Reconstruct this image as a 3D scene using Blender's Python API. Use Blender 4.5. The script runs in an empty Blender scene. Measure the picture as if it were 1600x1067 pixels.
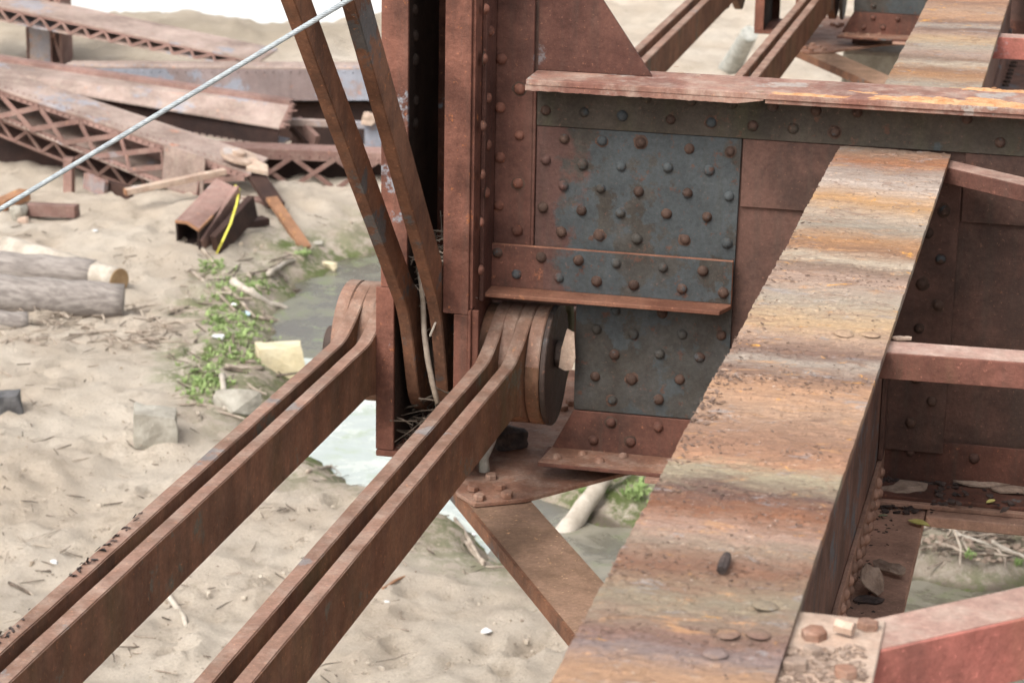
import bpy, bmesh, math, random
import numpy as np
from mathutils import Vector, Matrix, noise as mnoise
random.seed(7); rng = np.random.RandomState(11)
scene = bpy.context.scene
COL = scene.collection
# ------------------------------------------------------------------ camera
F, CX, CY = 3911.0, 800.0, 533.5            # focal length and centre, in pixels of a 1600 px wide frame
_ax = [np.array([18800, 1600, -F]), np.array([940, -1120, F]), np.array([150, -12500, -F])]
_M = np.stack([v / np.linalg.norm(v) for v in _ax], 1)
_U, _S, _V = np.linalg.svd(_M); R3 = _U @ _V
CAM = np.array([0.0, -7.69926814, 5.2])
def ray(px, py): return R3.T @ np.array([(px - CX) / F, (py - CY) / F, 1.0])
def at(px, py, axis, val):
    """point where the sight line of a measured spot meets the plane x/y/z = val"""
    d = ray(px, py); t = (val - CAM[axis]) / d[axis]
    return Vector((CAM + t * d).tolist())
cd = bpy.data.cameras.new('camera'); cam = bpy.data.objects.new('camera', cd); COL.objects.link(cam)
r, d, w = R3[0], R3[1], R3[2]
cam.matrix_world = Matrix(((r[0], -d[0], -w[0], CAM[0]), (r[1], -d[1], -w[1], CAM[1]), (r[2], -d[2], -w[2], CAM[2]), (0, 0, 0, 1)))
cd.sensor_width = 36; cd.lens = F / 1600 * 36; cd.clip_start = .05; cd.clip_end = 3000
cd.dof.use_dof = True; cd.dof.focus_distance = 6.9; cd.dof.aperture_fstop = 7.5
scene.camera = cam
# ------------------------------------------------------------------ world and sun
SUN_EL, SUN_AZ = math.radians(50), math.radians(206)    # azimuth measured clockwise from +Y
wd = bpy.data.worlds.new('World'); scene.world = wd; wd.use_nodes = True
nt = wd.node_tree; nt.nodes.clear()
sky = nt.nodes.new('ShaderNodeTexSky'); sky.sky_type = 'NISHITA'; sky.sun_disc = False
sky.sun_elevation = SUN_EL; sky.sun_rotation = SUN_AZ; sky.dust_density = 4; sky.air_density = 1.0; sky.ozone_density = 1
hs = nt.nodes.new('ShaderNodeHueSaturation'); hs.inputs['Saturation'].default_value = .22
bg = nt.nodes.new('ShaderNodeBackground'); bg.inputs['Strength'].default_value = .15
wo = nt.nodes.new('ShaderNodeOutputWorld')
nt.links.new(sky.outputs[0], hs.inputs['Color']); nt.links.new(hs.outputs[0], bg.inputs[0]); nt.links.new(bg.outputs[0], wo.inputs[0])
ld = bpy.data.lights.new('sun', 'SUN'); ld.energy = .95; ld.angle = math.radians(30); ld.color = (1, .96, .9)
lo = bpy.data.objects.new('sun', ld); COL.objects.link(lo)
sdir = Vector((math.sin(SUN_AZ) * math.cos(SUN_EL), math.cos(SUN_AZ) * math.cos(SUN_EL), math.sin(SUN_EL)))
lo.rotation_euler = (-sdir).to_track_quat('-Z', 'Y').to_euler(); lo.location = sdir * 20
vs = scene.view_settings; vs.view_transform = 'Standard'; vs.look = 'None'; vs.gamma = 1; vs.use_curve_mapping = False
vs.exposure = 1.04
scene.render.engine = 'CYCLES'; scene.cycles.use_denoising = True
try: scene.cycles.denoiser = 'OPENIMAGEDENOISE'
except Exception: pass
scene.cycles.max_bounces = 6
# ------------------------------------------------------------------ material helpers
class NT:
    def __init__(s, name):
        s.m = bpy.data.materials.new(name); s.m.use_nodes = True; s.t = s.m.node_tree; s.t.nodes.clear()
        s.out = s.n('ShaderNodeOutputMaterial'); s.b = s.n('ShaderNodeBsdfPrincipled'); s.l(s.b.outputs[0], s.out.inputs[0])
        s.geo = s.n('ShaderNodeNewGeometry')
    def n(s, k, **kw):
        x = s.t.nodes.new(k)
        for a, v in kw.items(): setattr(x, a, v)
        return x
    def l(s, a, b): s.t.links.new(a, b)
    def pos(s, sc=(1, 1, 1), off=(0, 0, 0)):
        mp = s.n('ShaderNodeMapping'); mp.inputs['Scale'].default_value = sc; mp.inputs['Location'].default_value = off
        s.l(s.geo.outputs['Position'], mp.inputs[0]); return mp.outputs[0]
    def noise(s, scale, detail=6, rough=.6, sc=(1, 1, 1), off=(0, 0, 0), dist=0):
        x = s.n('ShaderNodeTexNoise'); x.inputs['Scale'].default_value = scale; x.inputs['Detail'].default_value = detail
        x.inputs['Roughness'].default_value = rough; x.inputs['Distortion'].default_value = dist
        s.l(s.pos(sc, off), x.inputs['Vector']); return x.outputs[0]
    def ramp(s, v, lo, hi):
        x = s.n('ShaderNodeMapRange'); x.clamp = True; x.interpolation_type = 'SMOOTHSTEP'
        x.inputs[1].default_value = lo; x.inputs[2].default_value = hi; s.l(v, x.inputs[0]); return x.outputs[0]
    def math(s, op, a, b):
        x = s.n('ShaderNodeMath', operation=op)
        for i, v in enumerate((a, b)):
            if isinstance(v, (int, float)): x.inputs[i].default_value = v
            else: s.l(v, x.inputs[i])
        return x.outputs[0]
    def mix(s, f, a, b, mode='MIX'):
        x = s.n('ShaderNodeMix', data_type='RGBA', blend_type=mode)
        for i, v in ((0, f), (6, a), (7, b)):
            if isinstance(v, (int, float)): x.inputs[i].default_value = v
            elif isinstance(v, tuple): x.inputs[i].default_value = (*v, 1)
            else: s.l(v, x.inputs[i])
        return x.outputs[2]
    def grey(s, v, lo, hi):
        x = s.n('ShaderNodeMapRange'); x.inputs[3].default_value = lo; x.inputs[4].default_value = hi; s.l(v, x.inputs[0])
        c = s.n('ShaderNodeCombineColor')
        for i in range(3): s.l(x.outputs[0], c.inputs[i])
        return c.outputs[0]
    def bump(s, v, strength, dist, prev=None):
        x = s.n('ShaderNodeBump'); x.inputs['Strength'].default_value = strength; x.inputs['Distance'].default_value = dist
        s.l(v, x.inputs['Height'])
        if prev: s.l(prev, x.inputs['Normal'])
        return x.outputs[0]
    def done(s, col, rough=.8, nrm=None, spec=.35, metal=0):
        if isinstance(col, tuple): s.b.inputs['Base Color'].default_value = (*col, 1)
        else: s.l(col, s.b.inputs['Base Color'])
        if isinstance(rough, (int, float)): s.b.inputs['Roughness'].default_value = rough
        else: s.l(rough, s.b.inputs['Roughness'])
        s.b.inputs['Specular IOR Level'].default_value = spec; s.b.inputs['Metallic'].default_value = metal
        if nrm: s.l(nrm, s.b.inputs['Normal'])
        return s.m
def steel(name, dark, main, rust=(.34, .12, .045), paint=(.16, .18, .2), rust_amt=.3, paint_amt=.3, streak=.35, green=0., off=0., grime=(.06, .055, .045), scale=1., rough=.72, dust=None, red=None, gain=1.0):
    dark, main, paint, rust = [tuple(min(.8, q * gain) for q in v) for v in (dark, main, paint, rust)]
    dark, main = [(v[0], v[1] * .92, v[2] * .82) for v in (dark, main)]
    m = NT(name); o = (off, off * 1.7, -off)
    base = m.mix(m.ramp(m.noise(4 * scale, 7, .65, off=o), .35, .65), dark, main)
    base = m.mix(m.ramp(m.noise(3.2 * scale, 10, .68, off=(o[0] + 5, o[1], o[2])), .72 - paint_amt * .4, .76 - paint_amt * .4), base, paint)
    if red:
        sx_ = m.n('ShaderNodeSeparateXYZ'); m.l(m.geo.outputs['Position'], sx_.inputs[0])
        f_ = m.math('ADD', m.math('MULTIPLY', m.ramp(sx_.outputs[0], red[0], red[1]), .55), m.math('MULTIPLY', m.noise(6, 9, .7, off=(2, 2, 2)), .9))
        base = m.mix(m.ramp(f_, .68, .78), base, red[2])
    st = m.ramp(m.noise(1, 6, .6, sc=(26, 26, 1.6), off=o), .45, .75)
    base = m.mix(m.math('MULTIPLY', st, streak), base, grime)
    if green: base = m.mix(m.math('MULTIPLY', m.ramp(m.noise(1, 6, .65, sc=(9, 4, 1.2), off=(3 + off, 1, 2)), .45, .75), green), base, (.11, .115, .05))
    rm = m.ramp(m.noise(16 * scale, 10, .75, off=(o[0], o[1] + 9, o[2])), .74 - rust_amt * .4, .80 - rust_amt * .4)
    base = m.mix(rm, base, rust)
    sp = m.ramp(m.noise(90, 3, .6, off=o), .64, .7)
    base = m.mix(m.math('MULTIPLY', sp, .28), base, tuple(min(1, c * 1.9 + .02) for c in rust))
    if dust: base = m.mix(m.math('MULTIPLY', m.ramp(m.noise(11, 8, .7, off=(1, 7, o[2])), .42, .68), dust), base, (.46, .38, .31))
    base = m.mix(1.0, base, m.grey(m.noise(70, 6, .75, off=o), .45, 1.55), 'MULTIPLY')
    base = m.mix(1.0, base, m.grey(m.noise(9 * scale, 6, .6, off=(off, 3, 7)), .55, 1.45), 'MULTIPLY')
    b = m.bump(m.noise(45, 8, .7, off=o), .55, .006)
    b = m.bump(m.noise(220, 4, .6, off=o), .4, .0015, b)
    b = m.bump(rm, .35, .0015, b)
    rg = m.math('ADD', m.math('MULTIPLY', m.noise(20, 5, .7), .3), rough - .13)
    return m.done(base, rg, b, .2)
M = {}
M['maroon'] = steel('primed steel maroon', (.09, .04, .031), (.20, .092, .071), paint=(.25, .26, .28), rust_amt=.32, paint_amt=.30, streak=.3, off=0, gain=1.0)
M['beam'] = steel('beam steel grey over red', (.052, .048, .044), (.068, .07, .072), rust=(.10, .056, .042), paint=(.062, .069, .071), rust_amt=.42, paint_amt=.6, streak=.35, off=3, scale=1.5, red=(-1.32, -1.72, (.095, .05, .041)), gain=.95)
M['beam_mix'] = steel('beam steel grey brown', (.05, .043, .037), (.078, .068, .06), rust=(.12, .065, .045), paint=(.06, .066, .066), rust_amt=.4, paint_amt=.25, streak=.45, green=.25, off=4, scale=1.2)
M['beam_red'] = steel('beam steel reddish', (.06, .032, .027), (.11, .052, .042), rust=(.2, .08, .045), paint=(.085, .09, .09), rust_amt=.36, paint_amt=.28, streak=.35, off=5, gain=1.25)
M['ring'] = steel('rust ring', (.06, .042, .036), (.088, .056, .046), rust=(.15, .08, .055), rust_amt=.45, paint_amt=.1, streak=.1, off=77, scale=3)
M['rivet_brown'] = steel('brown rivet steel', (.052, .035, .03), (.092, .06, .05), rust=(.17, .085, .055), paint=(.07, .073, .075), rust_amt=.3, paint_amt=.4, streak=.0, off=7, scale=2.5)
M['beam_brown'] = steel('beam steel dark brown', (.045, .029, .026), (.085, .049, .042), rust=(.13, .06, .038), paint=(.06, .06, .055), rust_amt=.25, paint_amt=.1, streak=.3, off=8, gain=1.45)
M['conn'] = steel('dull maroon steel', (.085, .04, .034), (.155, .077, .064), rust=(.24, .10, .06), paint=(.17, .15, .15), rust_amt=.3, paint_amt=.2, streak=.35, off=9, gain=.85)
M['flange'] = steel('flange steel dusty', (.20, .10, .085), (.31, .19, .16), rust=(.4, .19, .09), paint=(.33, .28, .25), rust_amt=.22, paint_amt=.34, streak=.1, off=11, dust=.5)
M['shelf'] = steel('shelf steel orange brown', (.15, .068, .048), (.24, .125, .09), rust=(.38, .17, .085), rust_amt=.3, paint_amt=.06, streak=.1, off=14)
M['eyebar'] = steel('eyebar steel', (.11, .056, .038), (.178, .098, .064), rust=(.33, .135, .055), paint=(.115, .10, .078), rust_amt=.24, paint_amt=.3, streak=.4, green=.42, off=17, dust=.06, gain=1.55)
M['eyebar_left'] = steel('eyebar steel brown', (.095, .052, .037), (.168, .092, .064), rust=(.31, .115, .045), paint=(.10, .088, .07), rust_amt=.24, paint_amt=.34, streak=.4, green=.3, off=21, dust=.05, gain=1.55)
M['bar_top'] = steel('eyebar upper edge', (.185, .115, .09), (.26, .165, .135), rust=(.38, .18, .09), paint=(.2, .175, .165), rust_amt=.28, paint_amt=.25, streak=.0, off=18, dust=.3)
M['diag'] = steel('diagonal steel', (.075, .04, .028), (.155, .08, .052), rust=(.27, .11, .045), paint=(.078, .072, .068), rust_amt=.3, paint_amt=.4, streak=.35, off=25, gain=1.45)
M['dark'] = steel('dark steel for post gap shade', (.032, .024, .022), (.06, .042, .036), rust=(.07, .03, .02), rust_amt=.1, paint_amt=.05, streak=.2, off=28)  # inner post plates coloured dark, the gap's shade put into the steel
M['nut'] = steel('blackened pin steel', (.04, .032, .03), (.075, .055, .05), rust=(.2, .085, .05), paint=(.075, .078, .08), rust_amt=.2, paint_amt=.35, streak=.3, off=31, rough=.6)
M['plate'] = steel('lateral plate steel', (.15, .08, .06), (.24, .14, .105), rust=(.32, .13, .06), paint=(.27, .24, .2), rust_amt=.22, paint_amt=.25, streak=.1, off=33, dust=.3, gain=1.2)
M['strut'] = steel('strut steel tan', (.17, .115, .085), (.255, .175, .135), rust=(.50, .29, .15), paint=(.22, .18, .15), rust_amt=.3, paint_amt=.2, streak=.1, off=36, gain=1.2)
M['brace'] = steel('brace steel red paint', (.2, .085, .075), (.32, .12, .105), rust=(.44, .13, .10), paint=(.3, .2, .19), rust_amt=.3, paint_amt=.35, streak=.2, green=.25, off=39, gain=1.35)
M['brace_dull'] = steel('brace steel dull red', (.11, .05, .04), (.19, .085, .07), rust=(.3, .12, .08), paint=(.2, .12, .11), rust_amt=.3, paint_amt=.3, streak=.3, green=.2, off=40)
M['brace_top'] = steel('brace top paler', (.28, .185, .165), (.37, .255, .23), rust=(.36, .19, .15), paint=(.32, .30, .21), rust_amt=.15, paint_amt=.3, streak=.0, off=42, dust=.4)  # paler colour for the flat upper legs of the braces
M['web'] = steel('stringer web steel', (.075, .048, .042), (.13, .08, .068), rust=(.2, .1, .06), paint=(.085, .085, .09), rust_amt=.2, paint_amt=.4, streak=.8, off=45, grime=(.10, .095, .095), gain=1.8)
M['bplate'] = steel('bottom plate brown', (.085, .056, .046), (.15, .098, .08), rust=(.19, .11, .08), rust_amt=.2, paint_amt=.08, streak=.1, off=48, gain=2.8)
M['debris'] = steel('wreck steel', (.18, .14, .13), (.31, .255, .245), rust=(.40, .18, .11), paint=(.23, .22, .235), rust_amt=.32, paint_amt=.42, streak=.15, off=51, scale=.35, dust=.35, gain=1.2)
M['debris_red'] = steel('wreck steel red', (.14, .088, .082), (.235, .155, .145), rust=(.33, .175, .12), paint=(.2, .17, .17), rust_amt=.3, paint_amt=.25, streak=.15, off=55, scale=.35, dust=.15, gain=1.2)
M['debris_dark'] = steel('wreck steel dark and shaded', (.03, .02, .02), (.06, .035, .03), rust=(.12, .05, .03), rust_amt=.2, paint_amt=.1, streak=.1, off=58, scale=.5)  # dark wreck steel; inner and lower faces get their shade from this colour
M['debris_blue'] = steel('wreck steel slate', (.16, .13, .135), (.235, .205, .22), rust=(.36, .15, .09), paint=(.2, .205, .23), rust_amt=.3, paint_amt=.6, streak=.2, off=61, scale=.35, gain=1.25)
M['orange'] = steel('fresh orange rust', (.22, .12, .075), (.33, .19, .12), rust=(.55, .28, .1), rust_amt=.4, paint_amt=0, streak=.1, off=64)
M['palesteel'] = steel('dusty pale steel', (.36, .27, .23), (.5, .41, .35), rust=(.42, .25, .14), paint=(.42, .37, .34), rust_amt=.2, paint_amt=.3, streak=.0, off=66, dust=.5)
BANDS = [(222, 150, 135, 120), (250, 178, 118, 80), (266, 172, 152, 138), (290, 204, 184, 168), (312, 205, 158, 108), (332, 196, 172, 148), (352, 172, 158, 140), (372, 188, 140, 98), (390, 162, 122, 94),
         (406, 203, 184, 160), (420, 148, 122, 104), (440, 190, 160, 140), (470, 184, 168, 148), (500, 206, 172, 132), (522, 190, 158, 134), (546, 138, 108, 94), (562, 184, 168, 152), (582, 148, 116, 98), (602, 202, 156, 120),
         (640, 190, 154, 126), (692, 164, 124, 100), (716, 192, 144, 112), (738, 180, 165, 136), (766, 118, 92, 82), (792, 156, 106, 78), (822, 186, 152, 132), (842, 166, 144, 124), (880, 148, 106, 84), (930, 162, 146, 122), (986, 148, 114, 100), (1012, 152, 132, 126), (1045, 188, 148, 116)]
def strata(name):
    """scaled, layered rust: bands run across the member, broken up by patches and flakes"""
    m = NT(name)
    sep = m.n('ShaderNodeSeparateXYZ'); m.l(m.geo.outputs['Position'], sep.inputs[0])
    warp = m.math('MULTIPLY', m.math('SUBTRACT', m.noise(1, 5, .55, sc=(2.2, 1.6, 2), off=(0, 4, 0)), .5), .22)
    warp = m.math('ADD', warp, m.math('MULTIPLY', m.math('SUBTRACT', m.noise(1, 9, .75, sc=(14, 30, 9), off=(6, 4, 0), dist=.8), .5), .20))
    yv = m.math('ADD', sep.outputs[1], warp); pp = m.math('PINGPONG', m.math('MULTIPLY', yv, -1), 4.2)
    rp = m.n('ShaderNodeValToRGB'); cr = rp.color_ramp; m.l(m.math('DIVIDE', pp, 4.2), rp.inputs[0])
    lin = lambda v: (v / 255 / 12.92) if v < 10 else ((v / 255 + .055) / 1.055) ** 2.4
    for i, (py, *c) in enumerate(BANDS):
        pos = -at(1400 - (py - 222) * .43, py, 2, 3.554).y / 4.2
        e = cr.elements[0] if i == 0 else cr.elements[-1] if i == len(BANDS) - 1 else cr.elements.new(pos)
        e.position = pos; e.color = (*[(lin(v) * .92 + .08 * lin(sum(c) / 3)) * .655 for k_, v in enumerate(c)], 1)
    c = rp.outputs[0]
    fine = m.noise(1, 10, .74, sc=(14, 44, 30), off=(3, 1, 0), dist=1.4)
    c = m.mix(m.math('MULTIPLY', m.ramp(m.noise(1, 9, .74, sc=(7, 15, 6), off=(7, 3, 0), dist=1.2), .52, .63), .6), c, (.21, .125, .085))
    c = m.mix(m.math('MULTIPLY', m.ramp(m.noise(1, 9, .74, sc=(6, 14, 6), off=(1, 9, 2), dist=1.2), .56, .66), .6), c, (.46, .25, .12))
    c = m.mix(m.math('MULTIPLY', m.ramp(m.noise(1, 9, .75, sc=(7, 15, 6), off=(2, 17, 2), dist=1), .57, .65), .55), c, (.26, .25, .25))
    c = m.mix(m.math('MULTIPLY', m.ramp(m.noise(1, 9, .75, sc=(8, 20, 6), off=(5, 27, 2), dist=1.2), .60, .70), .45), c, (.54, .45, .37))
    c = m.mix(m.ramp(m.noise(1, 9, .78, sc=(7, 10, 6), off=(9, 41, 2), dist=.8), .61, .67), c, (.60, .29, .06))
    c = m.mix(m.math('MULTIPLY', m.ramp(fine, .55, .66), .6), c, (.12, .078, .062))
    c = m.mix(m.math('MULTIPLY', m.ramp(m.noise(48, 8, .78), .61, .68), .55), c, (.62, .53, .45))
    c = m.mix(m.math('MULTIPLY', m.ramp(m.noise(38, 8, .75, off=(3, 3, 9)), .61, .66), .6), c, (.10, .065, .055))
    c = m.mix(1.0, c, m.grey(m.noise(95, 7, .78), .45, 1.55), 'MULTIPLY')
    b = m.bump(fine, .6, .005); b = m.bump(m.noise(110, 7, .75), .7, .003, b)
    return m.done(c, .9, b, .2)
M['strata'] = strata('layered rust scale')
def simple(name, a, b, scale=8, sc=(1, 1, 1), rough=.85, bs=.4, bd=.004, spec=.25, dist=0):
    m = NT(name)
    c = m.mix(m.ramp(m.noise(scale, 7, .65, sc=sc, dist=dist), .33, .67), a, b)
    c = m.mix(1.0, c, m.grey(m.noise(scale * 6, 5, .7, sc=sc), .75, 1.25), 'MULTIPLY')
    return m.done(c, rough, m.bump(m.noise(scale * 3, 8, .7, sc=sc), bs, bd), spec)
M['scale'] = simple('loose rust scale', (.42, .2, .09), (.55, .33, .18), 30, rough=.95, bs=.9)
M['flake'] = simple('grey rust flake', (.18, .125, .095), (.36, .27, .21), 18, rough=.9, bs=.9)
M['flake_brown'] = simple('brown rust crumbs', (.085, .055, .043), (.24, .16, .12), 40, rough=.9, bs=.7)
M['flake_dark'] = simple('dark rust flake', (.035, .028, .026), (.1, .07, .06), 25, rough=.8, bs=.9)
M['wire'] = simple('galvanised wire', (.26, .29, .31), (.42, .46, .47), 60, rough=.45, bs=.1, spec=.6)
M['log'] = simple('weathered grey log', (.17, .145, .13), (.31, .275, .245), 5, sc=(1, 7, 7), rough=.9, bs=.35, bd=.004, dist=.2)
M['log_pale'] = simple('barkless pale wood', (.33, .285, .23), (.50, .44, .37), 6, rough=.85, bs=.4, bd=.01)
M['cut_wood'] = simple('cut wood end', (.30, .19, .10), (.40, .27, .15), 14)
M['twig'] = simple('grey brown twig', (.2, .155, .12), (.42, .35, .28), 9)
M['litter'] = simple('leaf litter brown', (.17, .12, .09), (.34, .26, .2), 5)
M['twig_dark'] = simple('dark straw', (.05, .04, .03), (.17, .13, .1), 12)
M['stone'] = simple('grey stone', (.27, .245, .20), (.42, .39, .33), 6, bs=.8, bd=.02)
M['stone_y'] = simple('yellow sandstone', (.55, .46, .29), (.68, .60, .42), 5, bs=.7, bd=.02)
M['stone_d'] = simple('dark stone', (.06, .058, .06), (.14, .135, .135), 8, bs=.8, bd=.02)
M['white'] = simple('white litter', (.7, .7, .72), (.82, .82, .8), 10, rough=.6)
M['cyan'] = simple('pale blue litter', (.4, .55, .62), (.6, .7, .75), 10, rough=.6)
M['leaf'] = simple('yellow leaf', (.45, .40, .12), (.58, .52, .2), 20)
M['grass'] = simple('grass', (.19, .28, .09), (.36, .45, .19), 14, rough=.7)
M['strap'] = simple('yellow strap', (.55, .50, .06), (.68, .62, .12), 10, rough=.6)
M['peg'] = simple('green grey wood', (.13, .15, .08), (.24, .24, .16), 18)
M['crumb'] = simple('sand crumbs', (.30, .24, .18), (.52, .45, .37), 9, bs=.6)
M['bark'] = simple('grey bark strip', (.27, .27, .24), (.42, .41, .37), 16, bs=.8)
def sand_mat():
    m = NT('sand')
    vc = m.n('ShaderNodeVertexColor', layer_name='mask'); sep = m.n('ShaderNodeSeparateColor'); m.l(vc.outputs[0], sep.inputs[0])
    c = m.mix(m.ramp(m.noise(1.1, 8, .65), .35, .65), (.51, .425, .335), (.61, .53, .435))
    c = m.mix(m.math('MULTIPLY', m.ramp(m.noise(5, 8, .7, off=(4, 4, 0)), .52, .68), .5), c, (.34, .275, .21))
    c = m.mix(m.math('MULTIPLY', m.ramp(m.noise(26, 6, .75), .60, .68), .45), c, (.20, .15, .11))
    c = m.mix(m.math('MULTIPLY', m.ramp(m.noise(60, 4, .75, off=(2, 0, 0)), .62, .68), .5), c, (.62, .57, .50))
    mud = m.math('MULTIPLY', sep.outputs[1], m.ramp(m.noise(4, 8, .7, off=(8, 0, 0)), .3, .6))
    c = m.mix(mud, c, (.22, .17, .13))
    leafl = m.ramp(m.noise(22, 8, .8, off=(1, 5, 0)), .5, .62)
    c = m.mix(m.math('MULTIPLY', m.math('MULTIPLY', sep.outputs[1], leafl), .75), c, (.30, .225, .165))
    c = m.mix(m.ramp(sep.outputs[1], .62, .8), c, m.mix(m.noise(9, 6, .7), (.10, .08, .06), (.22, .18, .14)))
    gr = m.math('MULTIPLY', sep.outputs[0], m.ramp(m.noise(7, 9, .75, off=(8, 3, 0)), .42, .56))
    c = m.mix(gr, c, m.mix(m.noise(30, 5, .7), (.07, .10, .03), (.20, .23, .09)))
    c = m.mix(sep.outputs[2], c, m.mix(m.noise(1, 6, .7, sc=(.4, .4, 9)), (.30, .245, .18), (.46, .39, .30)))
    c = m.mix(1.0, c, m.grey(m.noise(110, 6, .78), .62, 1.38), 'MULTIPLY')
    b = m.bump(m.noise(7, 10, .75), .35, .06); b = m.bump(m.noise(22, 9, .75, off=(2, 2, 2)), .8, .03, b); b = m.bump(m.noise(60, 7, .75), .9, .02, b)
    return m.done(c, .95, b, .12)
M['sand'] = sand_mat()
def water_mat(name, deep, scum, green, lo, hi, rough=.09):
    m = NT(name)
    n = m.noise(2.2, 9, .68, dist=.4)
    c = m.mix(m.ramp(n, lo, hi), deep, scum)
    c = m.mix(m.ramp(m.noise(3.5, 9, .72, off=(5, 2, 0), dist=.5), .52, .64), c, green)
    b = m.bump(m.noise(9, 6, .65, sc=(1, 1.8, 1)), .3, .02)
    rg = m.ramp(n, lo, hi); rr = m.math('ADD', m.math('MULTIPLY', rg, .35), rough)
    return m.done(c, rr, b, .5)
M['pool'] = water_mat('algae water', (.085, .075, .055), (.17, .165, .12), (.15, .17, .085), .42, .62, .15)
M['pool_mud'] = water_mat('muddy water', (.10, .09, .065), (.22, .20, .155), (.16, .165, .10), .42, .62, .15)
M['pool_pale'] = water_mat('sky-pale water', (.38, .42, .39), (.50, .53, .48), (.33, .38, .28), .45, .6)  # base colour lifted to carry the pale reflection of the sky
M['river'] = NT('river').done((.62, .61, .57), .32, None, .5)  # near-white base colour holds part of the bright sky reflection
# ------------------------------------------------------------------ mesh helpers
class MB:
    def __init__(s): s.v = []; s.f = []
    def add(s, vs, fs):
        o = len(s.v); s.v += [tuple(v) for v in vs]; s.f += [tuple(i + o for i in f) for f in fs]; return s
    def box(s, a, b):
        x0, y0, z0 = [min(a[i], b[i]) for i in range(3)]; x1, y1, z1 = [max(a[i], b[i]) for i in range(3)]
        return s.hexa([(x0, y0, z0), (x1, y0, z0), (x1, y1, z0), (x0, y1, z0)], [(x0, y0, z1), (x1, y0, z1), (x1, y1, z1), (x0, y1, z1)])
    def hexa(s, lo, hi):
        return s.add(list(lo) + list(hi), [(3, 2, 1, 0), (4, 5, 6, 7), (0, 1, 5, 4), (1, 2, 6, 5), (2, 3, 7, 6), (3, 0, 4, 7)])
    def prism(s, poly, vec):
        n = len(poly); vec = Vector(vec); a = [Vector(p) for p in poly]; b = [p + vec for p in a]
        nrm = sum(((a[i] - a[0]).cross(a[i + 1] - a[0]) for i in range(1, n - 1)), Vector())
        if nrm.dot(vec) < 0: a = a[::-1]; b = b[::-1]
        return s.add(a + b, [tuple(range(n))[::-1], tuple(range(n, 2 * n))] + [(i, (i + 1) % n, n + (i + 1) % n, n + i) for i in range(n)])
    def bar(s, p, q, wdt, hgt, up=(0, 0, 1), shift=(0, 0)):
        """rectangular bar from p to q; wdt across, hgt along up"""
        p = Vector(p); q = Vector(q); t = (q - p).normalized(); sd = t.cross(Vector(up)).normalized(); u = sd.cross(t)
        c = [(-.5, -.5), (.5, -.5), (.5, .5), (-.5, .5)]
        o = sd * shift[0] + u * shift[1]
        A = [p + o + sd * (a * wdt) + u * (b * hgt) for a, b in c]; B = [v + (q - p) for v in A]
        return s.hexa(A, B)
    def tube(s, pts, rad, n=8, cap=True):
        pts = [Vector(p) for p in pts]; k = len(pts)
        if isinstance(rad, (int, float)): rad = [rad] * k
        vs = []; ref = Vector((.31, .17, .93))
        for i, p in enumerate(pts):
            t = (pts[min(i + 1, k - 1)] - pts[max(i - 1, 0)]).normalized()
            a = t.cross(ref).normalized(); b = t.cross(a)
            vs += [p + (a * math.cos(2 * math.pi * j / n) + b * math.sin(2 * math.pi * j / n)) * rad[i] for j in range(n)]
        fs = [(i * n + j, i * n + (j + 1) % n, (i + 1) * n + (j + 1) % n, (i + 1) * n + j) for i in range(k - 1) for j in range(n)]
        if cap: fs += [tuple(range(n))[::-1], tuple(range((k - 1) * n, k * n))]
        return s.add(vs, fs)
    def build(s, name, m, parent=None, bevel=0, smooth=False, loc=None):
        me = bpy.data.meshes.new(name); off = Vector((0, 0, 0))
        if parent is not None: off = parent_loc(parent)
        elif loc is not None: off = Vector(loc)
        me.from_pydata([tuple(Vector(v) - off) for v in s.v], [], s.f); me.materials.append(m if not isinstance(m, str) else M[m])
        bm = bmesh.new(); bm.from_mesh(me); bmesh.ops.recalc_face_normals(bm, faces=bm.faces)
        if bevel: bmesh.ops.bevel(bm, geom=[e for e in bm.edges if len(e.link_faces) == 2 and e.calc_face_angle(0) > .5], offset=bevel, segments=1, affect='EDGES')
        bm.to_mesh(me); bm.free()
        if smooth: me.polygons.foreach_set('use_smooth', [True] * len(me.polygons))
        o = bpy.data.objects.new(name, me); COL.objects.link(o)
        if parent is not None: o.parent = parent
        elif loc is not None: o.location = off
        return o
def parent_loc(p):
    v = Vector((0, 0, 0))
    while p is not None: v += p.location; p = p.parent
    return v
def tag(o, label=None, cat=None, group=None, kind=None):
    if label: o['label'] = label
    if cat: o['category'] = cat
    if group: o['group'] = group
    if kind: o['kind'] = kind
    return o
def thing(name, label, cat, loc=(0, 0, 0), group=None):
    o = bpy.data.objects.new(name, None); o.location = loc; o.empty_display_size = .1; COL.objects.link(o); return tag(o, label, cat, group)
def copy_tree(o, dloc=(0, 0, 0), skip=lambda c: False, top=True, parent=None):
    c = o.copy(); COL.objects.link(c)
    if top: c.location = Vector(o.location) + Vector(dloc)
    else: c.parent = parent; c.matrix_parent_inverse = o.matrix_parent_inverse.copy()
    for ch in o.children:
        if not skip(ch): copy_tree(ch, skip=skip, top=False, parent=c)
    return c
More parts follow.
